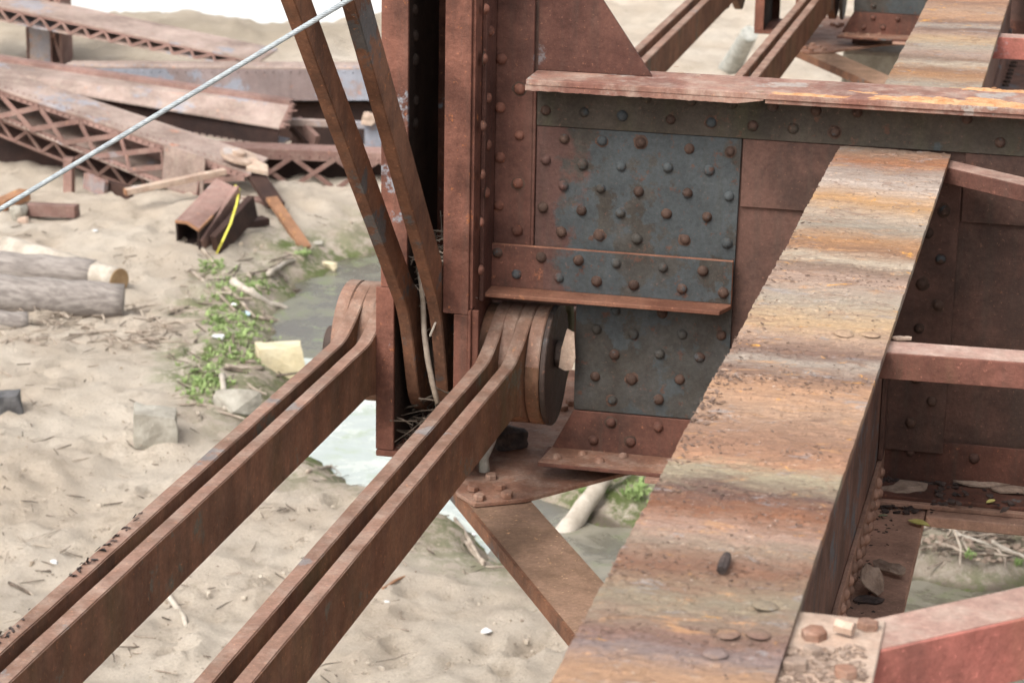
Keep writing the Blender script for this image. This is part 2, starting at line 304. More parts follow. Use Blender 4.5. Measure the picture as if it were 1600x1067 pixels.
# shared rivet / bolt meshes
def dome_mesh(name, rad, h, m, n=12, rings=3, var=0):
    vr = random.Random(var + int(rad * 1e4))
    vs = []; fs = []
    for k in range(rings):
        a = k / rings * math.pi / 2
        vs += [(rad * math.cos(a) * math.cos(2 * math.pi * j / n), rad * math.cos(a) * math.sin(2 * math.pi * j / n), h * math.sin(a)) for j in range(n)]
    vs.append((0, 0, h))
    fs = [(k * n + j, k * n + (j + 1) % n, (k + 1) * n + (j + 1) % n, (k + 1) * n + j) for k in range(rings - 1) for j in range(n)]
    fs += [((rings - 1) * n + j, (rings - 1) * n + (j + 1) % n, rings * n) for j in range(n)]
    vs = [(x * vr.uniform(.94, 1.04), y * vr.uniform(.94, 1.04), z * vr.uniform(.9, 1.06)) for x, y, z in vs]; nf = len(fs)
    if var % 2:                       # a rusty scale ring has grown round the head
        o = len(vs); q = [vr.uniform(1.12, 1.5) for _ in range(n)]; cx = vr.uniform(-.1, .1)
        vs += [(rad * .97 * math.cos(2 * math.pi * j / n), rad * .97 * math.sin(2 * math.pi * j / n), .0016) for j in range(n)] + [(rad * (q[j] * math.cos(2 * math.pi * j / n) + cx), rad * q[j] * math.sin(2 * math.pi * j / n), -.0002) for j in range(n)]
        fs += [(o + j, o + (j + 1) % n, o + n + (j + 1) % n, o + n + j)[::-1] for j in range(n)]
    me = bpy.data.meshes.new(name); me.from_pydata(vs, [], fs); me.materials.append(M[m]); me.materials.append(M['ring']); me.polygons.foreach_set('use_smooth', [True] * len(fs))
    me.polygons.foreach_set('material_index', [0] * nf + [1] * (len(fs) - nf)); return me
def hex_mesh(name, rad, h, m):
    vs = [(rad * math.cos(j * math.pi / 3), rad * math.sin(j * math.pi / 3), 0) for j in range(6)]
    vs += [(rad * math.cos(j * math.pi / 3), rad * math.sin(j * math.pi / 3), h * .85) for j in range(6)]
    vs += [(rad * .84 * math.cos(j * math.pi / 3), rad * .84 * math.sin(j * math.pi / 3), h) for j in range(6)]
    fs = [(j, (j + 1) % 6, 6 + (j + 1) % 6, 6 + j) for j in range(6)] + [(6 + j, 6 + (j + 1) % 6, 12 + (j + 1) % 6, 12 + j) for j in range(6)] + [tuple(range(12, 18))]
    me = bpy.data.meshes.new(name); me.from_pydata(vs, [], fs); me.materials.append(M[m]); return me
_dm = {}
def rivet(p, nrm, parent, m='beam_red', rad=.0178, h=.015, name='rivet', hexb=False, spin=None):
    var = 0 if hexb or m in ('strata', 'dark', 'plate', 'bplate') else random.choice((0, 2, 1, 4, 6)); key = (m, rad, h, hexb, var)
    if key not in _dm: _dm[key] = hex_mesh(name, rad, h, m) if hexb else dome_mesh(name, rad, h, m, var=var)
    o = bpy.data.objects.new(name, _dm[key]); COL.objects.link(o)
    q = Vector(nrm).to_track_quat('Z', 'Y'); s = random.uniform(.94, 1.07)
    o.parent = parent; sp = random.uniform(0, 6.28) if spin is None else spin
    tilt = Matrix.Rotation(random.uniform(-.09, .09), 4, 'X') @ Matrix.Rotation(random.uniform(-.09, .09), 4, 'Y')
    o.matrix_basis = Matrix.Translation(Vector(p) - parent_loc(parent)) @ q.to_matrix().to_4x4() @ tilt @ Matrix.Rotation(sp, 4, 'Z') @ Matrix.Diagonal((s * random.uniform(.95, 1.05), s, s * random.uniform(.88, 1.1), 1))
    return o
K = .0145                                  # the span runs a hair off the Y axis
# ------------------------------------------------------------------ numpy gradient noise (terrain)
_perm = rng.permutation(512); _perm = np.concatenate([_perm, _perm, _perm]); _ga = rng.rand(512) * 2 * np.pi
def pn(x, y):
    xi = np.floor(x).astype(int); yi = np.floor(y).astype(int); xf = x - xi; yf = y - yi
    def g(ix, iy, fx, fy):
        a = _ga[_perm[(_perm[ix % 512] + iy) % 512] % 512]; return np.cos(a) * fx + np.sin(a) * fy
    u = xf ** 3 * (xf * (xf * 6 - 15) + 10); v = yf ** 3 * (yf * (yf * 6 - 15) + 10)
    a = g(xi, yi, xf, yf); b = g(xi + 1, yi, xf - 1, yf); c_ = g(xi, yi + 1, xf, yf - 1); d_ = g(xi + 1, yi + 1, xf - 1, yf - 1)
    return (a + (b - a) * u) * (1 - v) + (c_ + (d_ - c_) * u) * v
def fbm(x, y, oct=5, gain=.5):
    s = 0; a = 1
    for i in range(oct): s = s + a * pn(x * 2 ** i + i * 17.3, y * 2 ** i - i * 9.1); a *= gain
    return s
STREAM = [(g.x, g.y, wd_) for g, wd_ in ((at(690, 380, 2, 0), .30), (at(590, 402, 2, 0), .28), (at(525, 432, 2, 0), .24), (at(500, 480, 2, 0), .28), (at(520, 560, 2, 0), .22),
          (at(560, 660, 2, 0), .42), (at(640, 715, 2, 0), .36), (at(760, 770, 2, 0), .22), (at(905, 835, 2, 0), .40), (at(1010, 860, 2, 0), .45), (at(1250, 905, 2, 0), .5),
          (at(1500, 985, 2, 0), .75), (at(1750, 1010, 2, 0), 1.0), (at(2300, 900, 2, 0), 1.4))]
def stream_d(x, y):
    """distance beyond the water's edge (negative inside)"""
    best = np.full(np.shape(x), 99.0)
    for (x0, y0, w0), (x1, y1, w1) in zip(STREAM[:-1], STREAM[1:]):
        dx, dy = x1 - x0, y1 - y0; t = np.clip(((x - x0) * dx + (y - y0) * dy) / (dx * dx + dy * dy), 0, 1)
        dd = np.hypot(x - x0 - t * dx, y - y0 - t * dy) - (w0 + t * (w1 - w0)); best = np.minimum(best, dd)
    return best
WATER = -.10
def shore(x):      # Y of the river bank as X runs
    return 21.0 + 10 * np.clip((x + 9.2) / 3.6, 0, 1) ** 1.5 + .7 * pn(x * .6 + 3.1, x * 0 + .5) + .25 * pn(x * 1.7, x * 0 + 2.5)
_dn = 1500
_dx = rng.uniform(-8, 1.5, _dn); _dy = rng.uniform(1.5, 14, _dn); _dr = rng.uniform(.05, .13, _dn); _dd = rng.uniform(.02, .055, _dn)
def height(x, y, dents=False):
    x = np.asarray(x, float); y = np.asarray(y, float)
    h = .16 * fbm(x * .35, y * .35, 3) + .075 * fbm(x * 1.6 + 7, y * 1.6, 4, .55) + .05 * np.abs(fbm(x * 3.6, y * 3.6 + 5, 3))
    if dents:
        for a, b, r_, e in zip(_dx, _dy, _dr, _dd):
            m_ = (np.abs(x - a) < 3 * r_) & (np.abs(y - b) < 3 * r_)
            if m_.any():
                q = ((x[m_] - a) ** 2 + (y[m_] - b) ** 2) / r_ ** 2
                h[m_] += e * (.55 * np.exp(-(q - 1.6) ** 2 / .8) - np.exp(-q))
    if dents: h = h + .022 * fbm(x * 5.5, y * 5.5 + 3, 3, .6) + .012 * np.abs(fbm(x * 9 + 2, y * 9, 2))
    sd = stream_d(x, y) + .16 * fbm(x * 1.8, y * 1.8, 3)
    k = np.clip(sd / .9, 0, 1); h = (h + .10) * (.25 + .75 * k)
    h = np.where(sd < .35, h - .24 * (1 - np.clip((sd + .15) / .5, 0, 1)), h)
    sy = shore(x); e = sy - y                       # distance to the river
    bank = np.clip(1 - np.abs(e - 1.6) / 2.2, 0, 1)
    terr = np.floor((.5 + .5 * np.sin(e * 2.2 + 1.2 * fbm(x * .5, y * .5, 2))) * 3) / 3
    h = h + bank * (.10 + .07 * terr)
    h = np.where(e < .5, h - .9 * np.clip((.5 - e) / 1.2, 0, 1), h)
    return h
def gz(x, y): return float(height(np.array([x]), np.array([y]))[0])
def G(px, py, lift=0., n=5):
    """ground point seen at a measured spot (refined on the uneven ground)"""
    p = at(px, py, 2, 0)
    for _ in range(n): p = at(px, py, 2, gz(p.x, p.y) + lift)
    return p
def grid(name, xs, ys, mat, zf, kind='structure', mask=True):
    X, Yg = np.meshgrid(xs, ys); Z = zf(X, Yg); n, k = X.shape
    co = np.stack([X, Yg, Z], -1).reshape(-1, 3); i = np.arange(n * k).reshape(n, k)
    fs = np.stack([i[:-1, :-1], i[:-1, 1:], i[1:, 1:], i[1:, :-1]], -1).reshape(-1, 4)
    me = bpy.data.meshes.new(name); me.vertices.add(len(co)); me.vertices.foreach_set('co', co.ravel())
    me.loops.add(fs.size); me.loops.foreach_set('vertex_index', fs.ravel()); me.polygons.add(len(fs))
    me.polygons.foreach_set('loop_start', np.arange(0, fs.size, 4)); me.polygons.foreach_set('loop_total', np.full(len(fs), 4))
    me.update(); me.polygons.foreach_set('use_smooth', [True] * len(fs)); me.materials.append(mat)
    o = bpy.data.objects.new(name, me); COL.objects.link(o); tag(o, kind=kind)
    if mask:
        x, y = X.ravel(), Yg.ravel(); sd = stream_d(x, y)
        gm = np.clip(1.15 - sd / .75, 0, 1) * np.clip(.7 + 1.6 * fbm(x * .8, y * .8, 3), 0, 1)
        for (gx, gy, gr) in GREEN: gm = np.maximum(gm, np.clip(1.4 * (1 - np.hypot(x - gx, y - gy) / gr), 0, 1))
        mud = np.clip(1.0 - sd / .9, 0, 1) * .5; mud = np.where(sd < .12, np.clip(.9 - sd * 2.2, 0, 1), mud)
        mud = np.maximum(mud, .62 * np.clip((x + 1.0) / .7, 0, 1) * np.clip((11 - y) / 3, 0, 1))
        e = shore(x) - y; bk = np.clip(1 - np.abs(e - 1.8) / 2.4, 0, 1)
        ca = me.color_attributes.new('mask', 'FLOAT_COLOR', 'POINT')
        ca.data.foreach_set('color', np.stack([gm, mud, bk * .8, np.ones_like(gm)], -1).ravel())
    return o
GREEN = [(p.x, p.y, q) for p, q in ((at(345, 500, 2, 0), .55), (at(330, 570, 2, 0), .5), (at(370, 450, 2, 0), .45), (at(430, 440, 2, 0), .35), (at(310, 610, 2, 0), .4), (at(945, 770, 2, 0), .6), (at(450, 395, 2, 0), .25))]
nx = np.concatenate([[-400, -120, -60, -30, -20, -16], np.arange(-14.5, 2.5, .055), [3, 4, 6, 9, 14, 25, 60, 120, 400]])
ny = np.concatenate([[-200, -60, -20, -8, -3, -1, .5], np.arange(1.5, 14, .05), np.arange(14, 34, .1), [36, 40, 45, 60]])
grid('ground', nx, ny, M['sand'], lambda x, y: height(x, y, True))
rm = MB(); rm.add([(-900, 14, -.32), (900, 14, -.32), (900, 2500, -.32), (-900, 2500, -.32)], [(0, 1, 2, 3)]); tag(rm.build('river_water', M['river']), kind='structure')
def pool(name, x0, x1, y0, y1, m, z):
    b = MB().add([(x0, y0, z), (x1, y0, z), (x1, y1, z), (x0, y1, z)], [(0, 1, 2, 3)]); return tag(b.build(name, M[m]), kind='structure')
pA = at(470, 560, 2, 0)
pool('stream_water', -7.2, -3.0, 4.6, 8.6, 'pool_pale', WATER)
pool('algae_water', -7.2, -3.0, 8.6, 13.5, 'pool', WATER)
pool('muddy_water', -3.0, 6, 2.0, 9.5, 'pool_mud', WATER)
# ================================================================== BRIDGE
def z3(x, y): return (700 + x / 2.54, 80 + y / 2.54)
# ---- floor beam at the near node
beam = thing('floor_beam', 'deep riveted floor beam with grey and rusty red plates carrying the wide scaly stringer', 'floor beam', (-.7, 0, 2.40), 'riveted floor beams across the bridge')
XR = 3.6
MB().box((-1.789, .001, 2.955), (-1.6405, .013, 4.9)).box((-1.640, .001, 2.955), (XR, .013, 3.69)).box((-1.789, .0135, 2.9475), (-1.5, .062, 2.968)).box((-1.494, .001, 2.40), (XR, .013, 2.9545)).build('web_plate', 'beam_brown', beam)  # includes an added dark strip closing the bright slit above the eyebar heads
# cover plate with a rust-eaten lower lamination along the front edge
MB().prism([(-1.645, -.158, 3.702), (XR, -.158, 3.702), (XR, .17, 3.702), (-1.645, .095, 3.702)], (0, 0, .019)).build('flange_plate', 'flange', beam, bevel=.002)
lam = MB(); n = 60
lo_y = [-.156 + .003 * fbm(np.array([i * .37]), np.array([2.2]), 3)[0] for i in range(n)]
xs = np.linspace(-1.647, -.90, n)
th = [.0165 + .003 * float(fbm(np.array([i * .6]), np.array([7.2]), 3)[0]) if i < n - 6 else .014 - .002 * (i - n + 6) for i in range(n)]
for i in range(n - 1):
    lam.hexa([(xs[i], lo_y[i], 3.702 - th[i]), (xs[i + 1], lo_y[i + 1], 3.702 - th[i + 1]), (xs[i + 1], .09, 3.702 - th[i + 1]), (xs[i], .09, 3.702 - th[i])],
             [(xs[i], lo_y[i], 3.7015), (xs[i + 1], lo_y[i + 1], 3.7015), (xs[i + 1], .09, 3.7015), (xs[i], .09, 3.7015)])
lam.build('flange_lamination', 'flange', beam)
MB().box((-.895, -.150, 3.688), (XR, .15, 3.7015)).build('flange_angle_leg', 'flange', beam, bevel=.002)
MB().box((-1.638, -.016, 3.546), (XR, 0, 3.687)).build('flange_angle', 'beam_mix', beam, bevel=.0015)
SPL = MB().prism([(-1.638, -.012, 2.985), (-1.4942, -.012, 2.985), (-1.4942, -.012, 2.604), (-.99, -.012, 2.604), (-.978, -.012, 3.544), (-1.638, -.012, 3.544)], (0, .0125, 0)).build('splice_plate', 'beam', beam, bevel=.0015)
MB().box((-.974, -.010, 3.325), (-.49, 0, 3.544)).build('filler_plate', 'beam_brown', beam, bevel=.0015)
MB().box((-.284, -.010, 3.325), (XR, 0, 3.544)).build('filler_plate', 'beam_brown', beam, bevel=.0015)
# angle connecting the beam to the post: one leg on the beam, one on the post
cl = MB().box((-1.772, -.022, 2.99), (-1.6495, -.006, 4.9)).box((-1.6493, -.022, 2.99), (-1.6395, -.006, 3.699)).box((-1.786, -.158, 2.99), (-1.7725, -.006, 4.9))
cl.build('connection_angle', 'conn', beam, bevel=.002)
# shelf angle
MB().box((-1.796, -.038, 2.995), (-.985, -.0225, 3.152)).prism([(-1.796, -.0385, 2.996), (-.985, -.0385, 2.996), (-.985, -.055, 2.996), (-1.01, -.128, 2.996), (-1.796, -.128, 2.996)], (0, 0, .014)).build('shelf_angle', 'shelf', beam, bevel=.002)
MB().box((-1.796, -.0405, 3.012), (-1.60, -.0383, 3.150)).build('shelf_angle_red_end', 'beam_red', beam)
MB().prism([(-1.60, -.0407, 3.0115), (-.987, -.0407, 3.0115), (-.987, -.0407, 3.150), (-1.60, -.0407, 3.150)], (0, .0022, 0)).build('shelf_angle_face', 'beam', beam)
# knee gusset above the flange
MB().prism([(-1.646, .002, 3.7215), (-1.272, .002, 3.7215), (-1.43, .002, 3.945), (-1.646, .002, 4.25)], (0, .012, 0)).build('knee_gusset', 'conn', beam, bevel=.002)
# bottom flange angles
MB().prism([(-1.563, -.022, 2.466), (-1.493, -.022, 2.603), (XR, -.022, 2.603), (XR, -.022, 2.466)], (0, .0095, 0)).prism([(-1.577, -.178, 2.453), (XR, -.178, 2.453), (XR, -.010, 2.453), (-1.577, -.010, 2.453)], (0, 0, .013)).build('bottom_angle', 'beam_red', beam, bevel=.002)
MB().prism([(-1.575, -.176, 2.4665), (-1.05, -.176, 2.4665), (-1.05, -.024, 2.4665), (-1.562, -.024, 2.4665)], (0, 0, .003)).build('bottom_angle_leg', 'plate', beam)
MB().box((-1.22, -.20, 2.437), (XR, .18, 2.4525)).build('bottom_cover_plate', 'bplate', beam, bevel=.002)
MB().box((-.318, -.255, 2.40), (XR, .18, 2.436)).build('bottom_cover_plate', 'bplate', beam, bevel=.004)
MB().box((-1.2, .016, 2.47), (XR, .03, 2.6)).box((-1.5, .0145, 3.55), (XR, .03, 3.68)).build('rear_angle', 'beam_brown', beam)
# rivets read off one by one: (list in z3 coordinates, plane Y, material)
Rv = [([(388, 235), (540, 243), (692, 257), (883, 272), (1045, 283), (1210, 297)], -.016, 'beam'),
      ([(462, 348), (612, 355), (765, 363), (958, 387), (1120, 398), (388, 432), (535, 450), (687, 457), (873, 462), (1037, 473), (458, 533), (606, 545), (757, 557), (950, 563), (1115, 577),
        (377, 620), (530, 633), (683, 642), (868, 645), (1028, 658), (450, 718), (602, 733), (750, 745), (941, 747), (1107, 762)], -.012, 'beam'),
      ([(197, 800), (370, 818), (272, 885)], -.0405, 'beam_red'), ([(518, 830), (667, 842), (853, 858), (1012, 872), (440, 900), (590, 913), (737, 928), (928, 943), (1092, 958)], -.0407, 'beam'),
      ([(212, 32), (208, 225), (207, 423), (202, 613), (285, 150), (283, 335), (278, 525), (275, 712)], -.022, 'maroon'),
      ([(665, 1030), (850, 1038)], -.012, 'beam')]
for pts, yy, m in Rv:
    for p in pts: rivet(at(*z3(*p), 1, yy), (0, -1, 0), SPL if yy == -.012 else beam, random.choice((m, 'rivet_brown')) if m == 'beam' else 'rivet_brown' if m == 'beam_red' else m)
for p in [(620, 415), (787, 432), (948, 440), (1378, 465), (540, 493), (698, 502), (862, 515), (1507, 557), (460, 408), (300, 395), (125, 385)]:
    rivet(at(960 + p[0] / 2.5, p[1] / 2.5, 1, -.016), (0, -1, 0), beam, random.choice(('beam_mix', 'rivet_brown')))
for p in [(932, 514), (990, 522), (1066, 522), (1127, 524), (960, 554), (1031, 553), (1093, 558), (930, 588), (987, 593), (1062, 593), (957, 625), (1029, 624), (1118, 596), (1098, 628)]:
    rivet(at(*p, 1, -.012), (0, -1, 0), SPL, random.choice(('beam', 'rivet_brown')))
for p in [(600, 445), (925, 475), (477, 565), (735, 580)]: rivet(at(820 + p[0] / 4.446, 560 + p[1] / 4.446, 1, -.022), (0, -1, 0), beam, 'beam_red')
for p in [(223, 690), (398, 663), (517, 715), (684, 681)]: rivet(at(820 + p[0] / 4.446, 560 + p[1] / 4.446, 2, 2.4697), (0, 0, 1), beam, 'plate')
for p in [(1422, 705), (1522, 716)]: rivet(at(*p, 1, -.022), (0, -1, 0), beam, 'beam_brown')
for x in np.arange(.08, 3.5, .19): rivet((x, -.022, 2.55 if int(x * 10) % 2 else 2.50), (0, -1, 0), beam, 'beam_brown')
for x in np.arange(.02, 3.5, .16): rivet((x, -.016, 3.60), (0, -1, 0), beam, random.choice(('beam_mix', 'rivet_brown'))); rivet((x + .08, -.016, 3.655), (0, -1, 0), beam, random.choice(('beam_mix', 'rivet_brown')))
zr = [4.55, 4.45, 4.35, 4.25, 4.15, 4.05]
for i, z in enumerate(zr): rivet(((-1.736, -1.67)[i % 2], -.022, z), (0, -1, 0), beam, 'maroon')
for p in [(1060, 42), (1085, 145), (1055, 272), (1075, 455), (1047, 585), (1073, 673), (1045, 808), (1065, 893), (1040, 1030)]:
    rivet(at(400 + p[0] / 2.964, p[1] / 2.964, 0, -1.772), (1, 0, 0), beam, 'maroon', rad=.018)
for p in [(127, 868)]: rivet(at(*z3(*p), 0, -1.772), (1, 0, 0), beam, 'maroon')
MB().box((-1.05, -.0225, 2.604), (-1.0, -.0125, 2.98)).build('stiffener_edge', 'beam_brown', beam) if False else None
# ---- stringer on the near side
def sx(y, x0): return x0 + .0115 * y
def stringer(name, label, x0, x1, ya, yb, ztop, webx, zbot, detail=True, mat='strata', seam=0):
    """flange from x0 to x1 (at y=0), running ya..yb"""
    t = thing(name, label, 'stringer', ((x0 + x1) / 2, ya, zbot), 'riveted stringers under the missing deck')
    st = .006 if detail else .02; ky = np.arange(ya, yb + 1e-6, st); kx = np.linspace(0, 1, 64 if detail else 20)
    U, Yg = np.meshgrid(kx, ky); X = x0 + (x1 - x0) * U + .0115 * Yg
    band = fbm(X * 1.3 + 3, Yg * 8 + .8 * fbm(X * 2, Yg * 3, 2) + seam, 5, .6)
    fl = fbm(X * 18, Yg * 34 + seam, 4, .66); step = np.clip((fbm(X * 6 + 9, Yg * 11 + seam, 5, .66) - .05) * 9, 0, 1)
    Z = ztop + .0035 * band + .0020 * fl - .0035 * step
    eL = np.clip((.07 - U) / .07, 0, 1) * np.clip(fbm(X * 0 + 2, Yg * 1.2 + seam, 3) * 3 + .35, 0, 1); Z -= eL * (.005 + .006 * np.abs(fbm(X * 30, Yg * 30, 3)))
    jag = np.where(U < .01, .007 * np.abs(fbm(X * 0, Yg * 14, 4)), 0); X = X + jag
    n, k = X.shape; co = np.stack([X, Yg, Z], -1).reshape(-1, 3); i = np.arange(n * k).reshape(n, k)
    mb = MB(); mb.v = [tuple(v) for v in co]
    mb.f = [tuple(f) for f in np.stack([i[:-1, :-1], i[:-1, 1:], i[1:, 1:], i[1:, :-1]], -1).reshape(-1, 4).tolist()]
    o_ = len(mb.v); zb = ztop - .022                          # skirt and underside
    rim = list(i[0, :]) + list(i[1:, -1]) + list(i[-1, -2::-1]) + list(i[-2:0:-1, 0])
    mb.v += [(co[q][0], co[q][1], zb) for q in rim]; L_ = len(rim)
    mb.f += [(rim[a], o_ + a, o_ + (a + 1) % L_, rim[(a + 1) % L_]) for a in range(L_)] + [tuple(o_ + a for a in range(L_))[::-1]]
    mb.build('top_flange', mat, t)
    def yz(xa, xb, za, zb_, y0=ya, y1=yb): return [(sx(y0, xa), y0, za), (sx(y0, xb), y0, za), (sx(y1, xb), y1, za), (sx(y1, xa), y1, za)], [(sx(y0, xa), y0, zb_), (sx(y0, xb), y0, zb_), (sx(y1, xb), y1, zb_), (sx(y1, xa), y1, zb_)]
    MB().hexa(*yz(webx - .012, webx, zbot, ztop - .022)).build('web_plate', 'web', t)
    MB().hexa(*yz(webx + .0005, webx + .0145, zbot + .014, zbot + .150)).hexa(*yz(webx + .0005, webx + .165, zbot, zbot + .0135)).build('bottom_angle', 'bplate' if detail else 'web', t, bevel=.002)
    MB().hexa(*yz(webx - .0265, webx - .0125, zbot + .014, zbot + .150)).hexa(*yz(webx - .177, webx - .0125, zbot, zbot + .0135)).build('bottom_angle', 'web', t)
    MB().hexa(*yz(webx + .0005, webx + .0125, ztop - .17, ztop - .0225)).build('top_angle', 'web', t)
    MB().hexa(*yz(webx - .179, webx + .167, zbot - .016, zbot - .0005)).build('bottom_flange', 'bplate', t, bevel=.002)
    return t
ST = 3.554
S1 = stringer('stringer', 'wide flat stringer banded orange and cream, running from the bottom edge to the beam', -.670, -.3265, -7.4, -.034, ST - .004, -.485, 2.415)
for j, y in enumerate(np.arange(-4.2, -.12, .052)):
    rivet((sx(y, -.4705), y, 2.478 if j % 2 else 2.528), (1, 0, 0), S1, 'bplate', rad=.019)
# vertical connection angle between stringer web and beam face
MB().box((-.484, -.036, 2.57), (-.2885, -.0225, 3.52)).box((-.484, -.150, 2.57), (-.470, -.0365, 3.52)).build('end_angle', 'beam_brown', S1, bevel=.0015)
MB().box((-.469, -.034, 3.35), (-.30, -.0225, 3.52)).build('angle_leg', 'beam_brown', S1) if False else None
for p in [(1476, 330), (1450, 364), (1470, 405), (1440, 444), (1466, 477), (1436, 513), (1432, 591), (1456, 627), (1423, 660)]: rivet(at(*p, 1, -.036), (0, -1, 0), S1, 'rivet_brown')
for p in [(1404, 600), (1390, 627), (1405, 629), (1390, 654), (1399, 673), (1385, 699), (1391, 712)]: rivet(at(*p, 0, -.470), (1, 0, 0), S1, 'beam_brown')
# flat rivet heads showing in the scaly top
for p in [(1319, 521), (1362, 523), (1185, 990), (1138, 990), (1118, 1020), (1196, 946)]:
    a = at(*p, 2, ST - .001); rivet(a, (0, 0, 1), S1, 'strata', rad=.021, h=.0045)
MB().box((-.52, -.21, 2.396), (-.3, -.18, 2.3975)).build('x', 'bplate', S1) if False else None
# ---- stringer beyond the beam
S2 = stringer('stringer', 'scaly tan stringer top continuing beyond the floor beam at the upper right', -.630, -.297, .205, 8.35, ST, -.47, 2.415, detail=False, seam=40)
S2a = stringer('stringer', 'rust brown stringer parallel to the wide one on the right', 1.0, 1.34, -7.4, -.034, ST - .004, 1.17, 2.415, detail=False, seam=80)
# ---- lateral plate below the beam
LP = thing('lateral_plate', 'flat brown gusset plate with hexagonal bolts under the end of the riveted floor beam', 'gusset plate', (-1.6, 0, 2.38))
MB().prism([at(700, 752, 2, 2.385), at(714, 776, 2, 2.385), at(742, 793, 2, 2.385), at(823, 785, 2, 2.385), at(984, 742, 2, 2.385), (-1.16, .10, 2.385), (-1.16, 1.05, 2.385), (-1.75, 1.05, 2.385), (-1.98, .62, 2.385), (-2.04, .1, 2.385), (-2.0, -.12, 2.385)], (0, 0, .014)).build('plate', 'plate', LP, bevel=.002)
for p in [(767, 747), (738, 766), (780, 763), (749, 780), (792, 776), (868, 632), (880, 640), (893, 632)]: rivet(at(*p, 2, 2.401), (0, 0, 1), LP, 'plate', rad=.020, h=.017, name='bolt', hexb=True)
# ---- lateral strut under the plate
q0, q1 = Vector((-1.74, -.06, 2.365)), Vector((.32, -3.55, 2.365)); sd = (q1 - q0).normalized().cross(Vector((0, 0, 1)))
LS = thing('lateral_strut', 'tan brown angle strut running diagonally down from the lower gusset plate', 'strut', q0)
a0, a1, b0, b1 = at(737, 800, 2, 2.37), at(893, 992, 2, 2.37), at(830, 783, 2, 2.37), at(940, 905, 2, 2.37)
dv = ((a1 - a0).normalized() + (b1 - b0).normalized()).normalized(); wv = 0.205
sdn = Vector((-dv.y, dv.x, 0)); sdn = sdn if sdn.x > 0 else -sdn
o0 = a0 - dv * .25; e0 = o0 + dv * 4.2
MB().prism([o0, e0, e0 + sdn * wv, o0 + sdn * wv], (0, 0, .012)).build('flat_leg', 'strut', LS, bevel=.0015)
MB().prism([o0 - sdn * .013, e0 - sdn * .013, e0 - sdn * .0005, o0 - sdn * .0005], (0, 0, .014)).build('edge_leg', 'diag', LS)
MB().prism([o0 - sdn * .013 - Vector((0, 0, .03)), e0 - sdn * .013 - Vector((0, 0, .03)), e0 - sdn * .0005 - Vector((0, 0, .03)), o0 - sdn * .0005 - Vector((0, 0, .03))], (0, 0, .0295)).build('hanging_leg', 'diag', LS)
# ---- bracing between the stringers
def angle_brace(name, label, p, q, wdt, leg, th=.010, hm='brace', grp='painted bracing angles between the stringers'):
    """p, q: rear top edge ends; the flat leg comes toward the camera, the other leg hangs from its front edge"""
    p = Vector(p); q = Vector(q); t = (q - p).normalized(); fr = Vector((t.y, -t.x, 0)).normalized(); fr = fr if fr.y < 0 else -fr
    B = thing(name, label, 'brace', p, grp)
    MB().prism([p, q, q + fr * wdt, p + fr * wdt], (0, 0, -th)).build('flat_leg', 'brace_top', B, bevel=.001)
    u = Vector((0, 0, -leg)); c = fr * (wdt + .0005)
    MB().prism([p + c, q + c, q + c - fr * th, p + c - fr * th], u + Vector((0, 0, 0))).build('hanging_leg', 'brace', B) if False else MB().prism([p + c + Vector((0, 0, -.001)), q + c + Vector((0, 0, -.001)), q + c + fr * .008 + Vector((0, 0, -.001)), p + c + fr * .008 + Vector((0, 0, -.001))], u).build('hanging_leg', hm, B, bevel=.0015)
    return B
angle_brace('brace_angle', 'pinkish brace angle slanting down from the stringer near the beam top', (-.36, -.02, 3.526), (1.16, -1.16, 3.526), .080, .048, hm='conn')
angle_brace('brace_angle', 'straight pale red brace angle leaving the middle of the stringer to the right', (-.375, -2.045, 3.526), (1.16, -2.005, 3.526), .092, .062, hm='brace_dull')
B3 = angle_brace('brace_angle', 'heavy red painted brace angle rising to the right at the lower right corner', (-.315, -3.775, 3.526), (1.16, -2.47, 3.526), .105, .115)
angle_brace('brace_angle', 'bright red brace angle beyond the beam at the right edge', (-.33, 2.36, 3.526), (1.2, 2.40, 3.526), .085, .085)
# bolted plate at its end
BP = thing('bolted_plate', 'small rusty plate with big hexagon bolts between the stringer and the red brace', 'plate', (-.3, -3.8, 3.52))
MB().prism([at(1236, 953, 2, 3.532), at(1384, 969, 2, 3.532), at(1345, 1150, 2, 3.532), at(1150, 1150, 2, 3.532)], (0, 0, -.012)).build('plate', 'palesteel', BP, bevel=.002)
for p, q, m_ in [((1355, 981), .0205, 'plate'), ((1272, 996), .0215, 'plate'), ((1268, 1022), .018, 'flake'), ((1243, 1045), .020, 'flake'), ((1321, 1056), .021, 'plate')]:
    rivet(at(*p, 2, 3.5322), (0, 0, 1), BP, m_, rad=q, h=.015, name='bolt', hexb=True)
lb = MB().tube([at(1306, 975, 2, 3.55), at(1334, 983, 2, 3.548)], .0125, 6); lb.build('loose_nut', 'palesteel', BP)
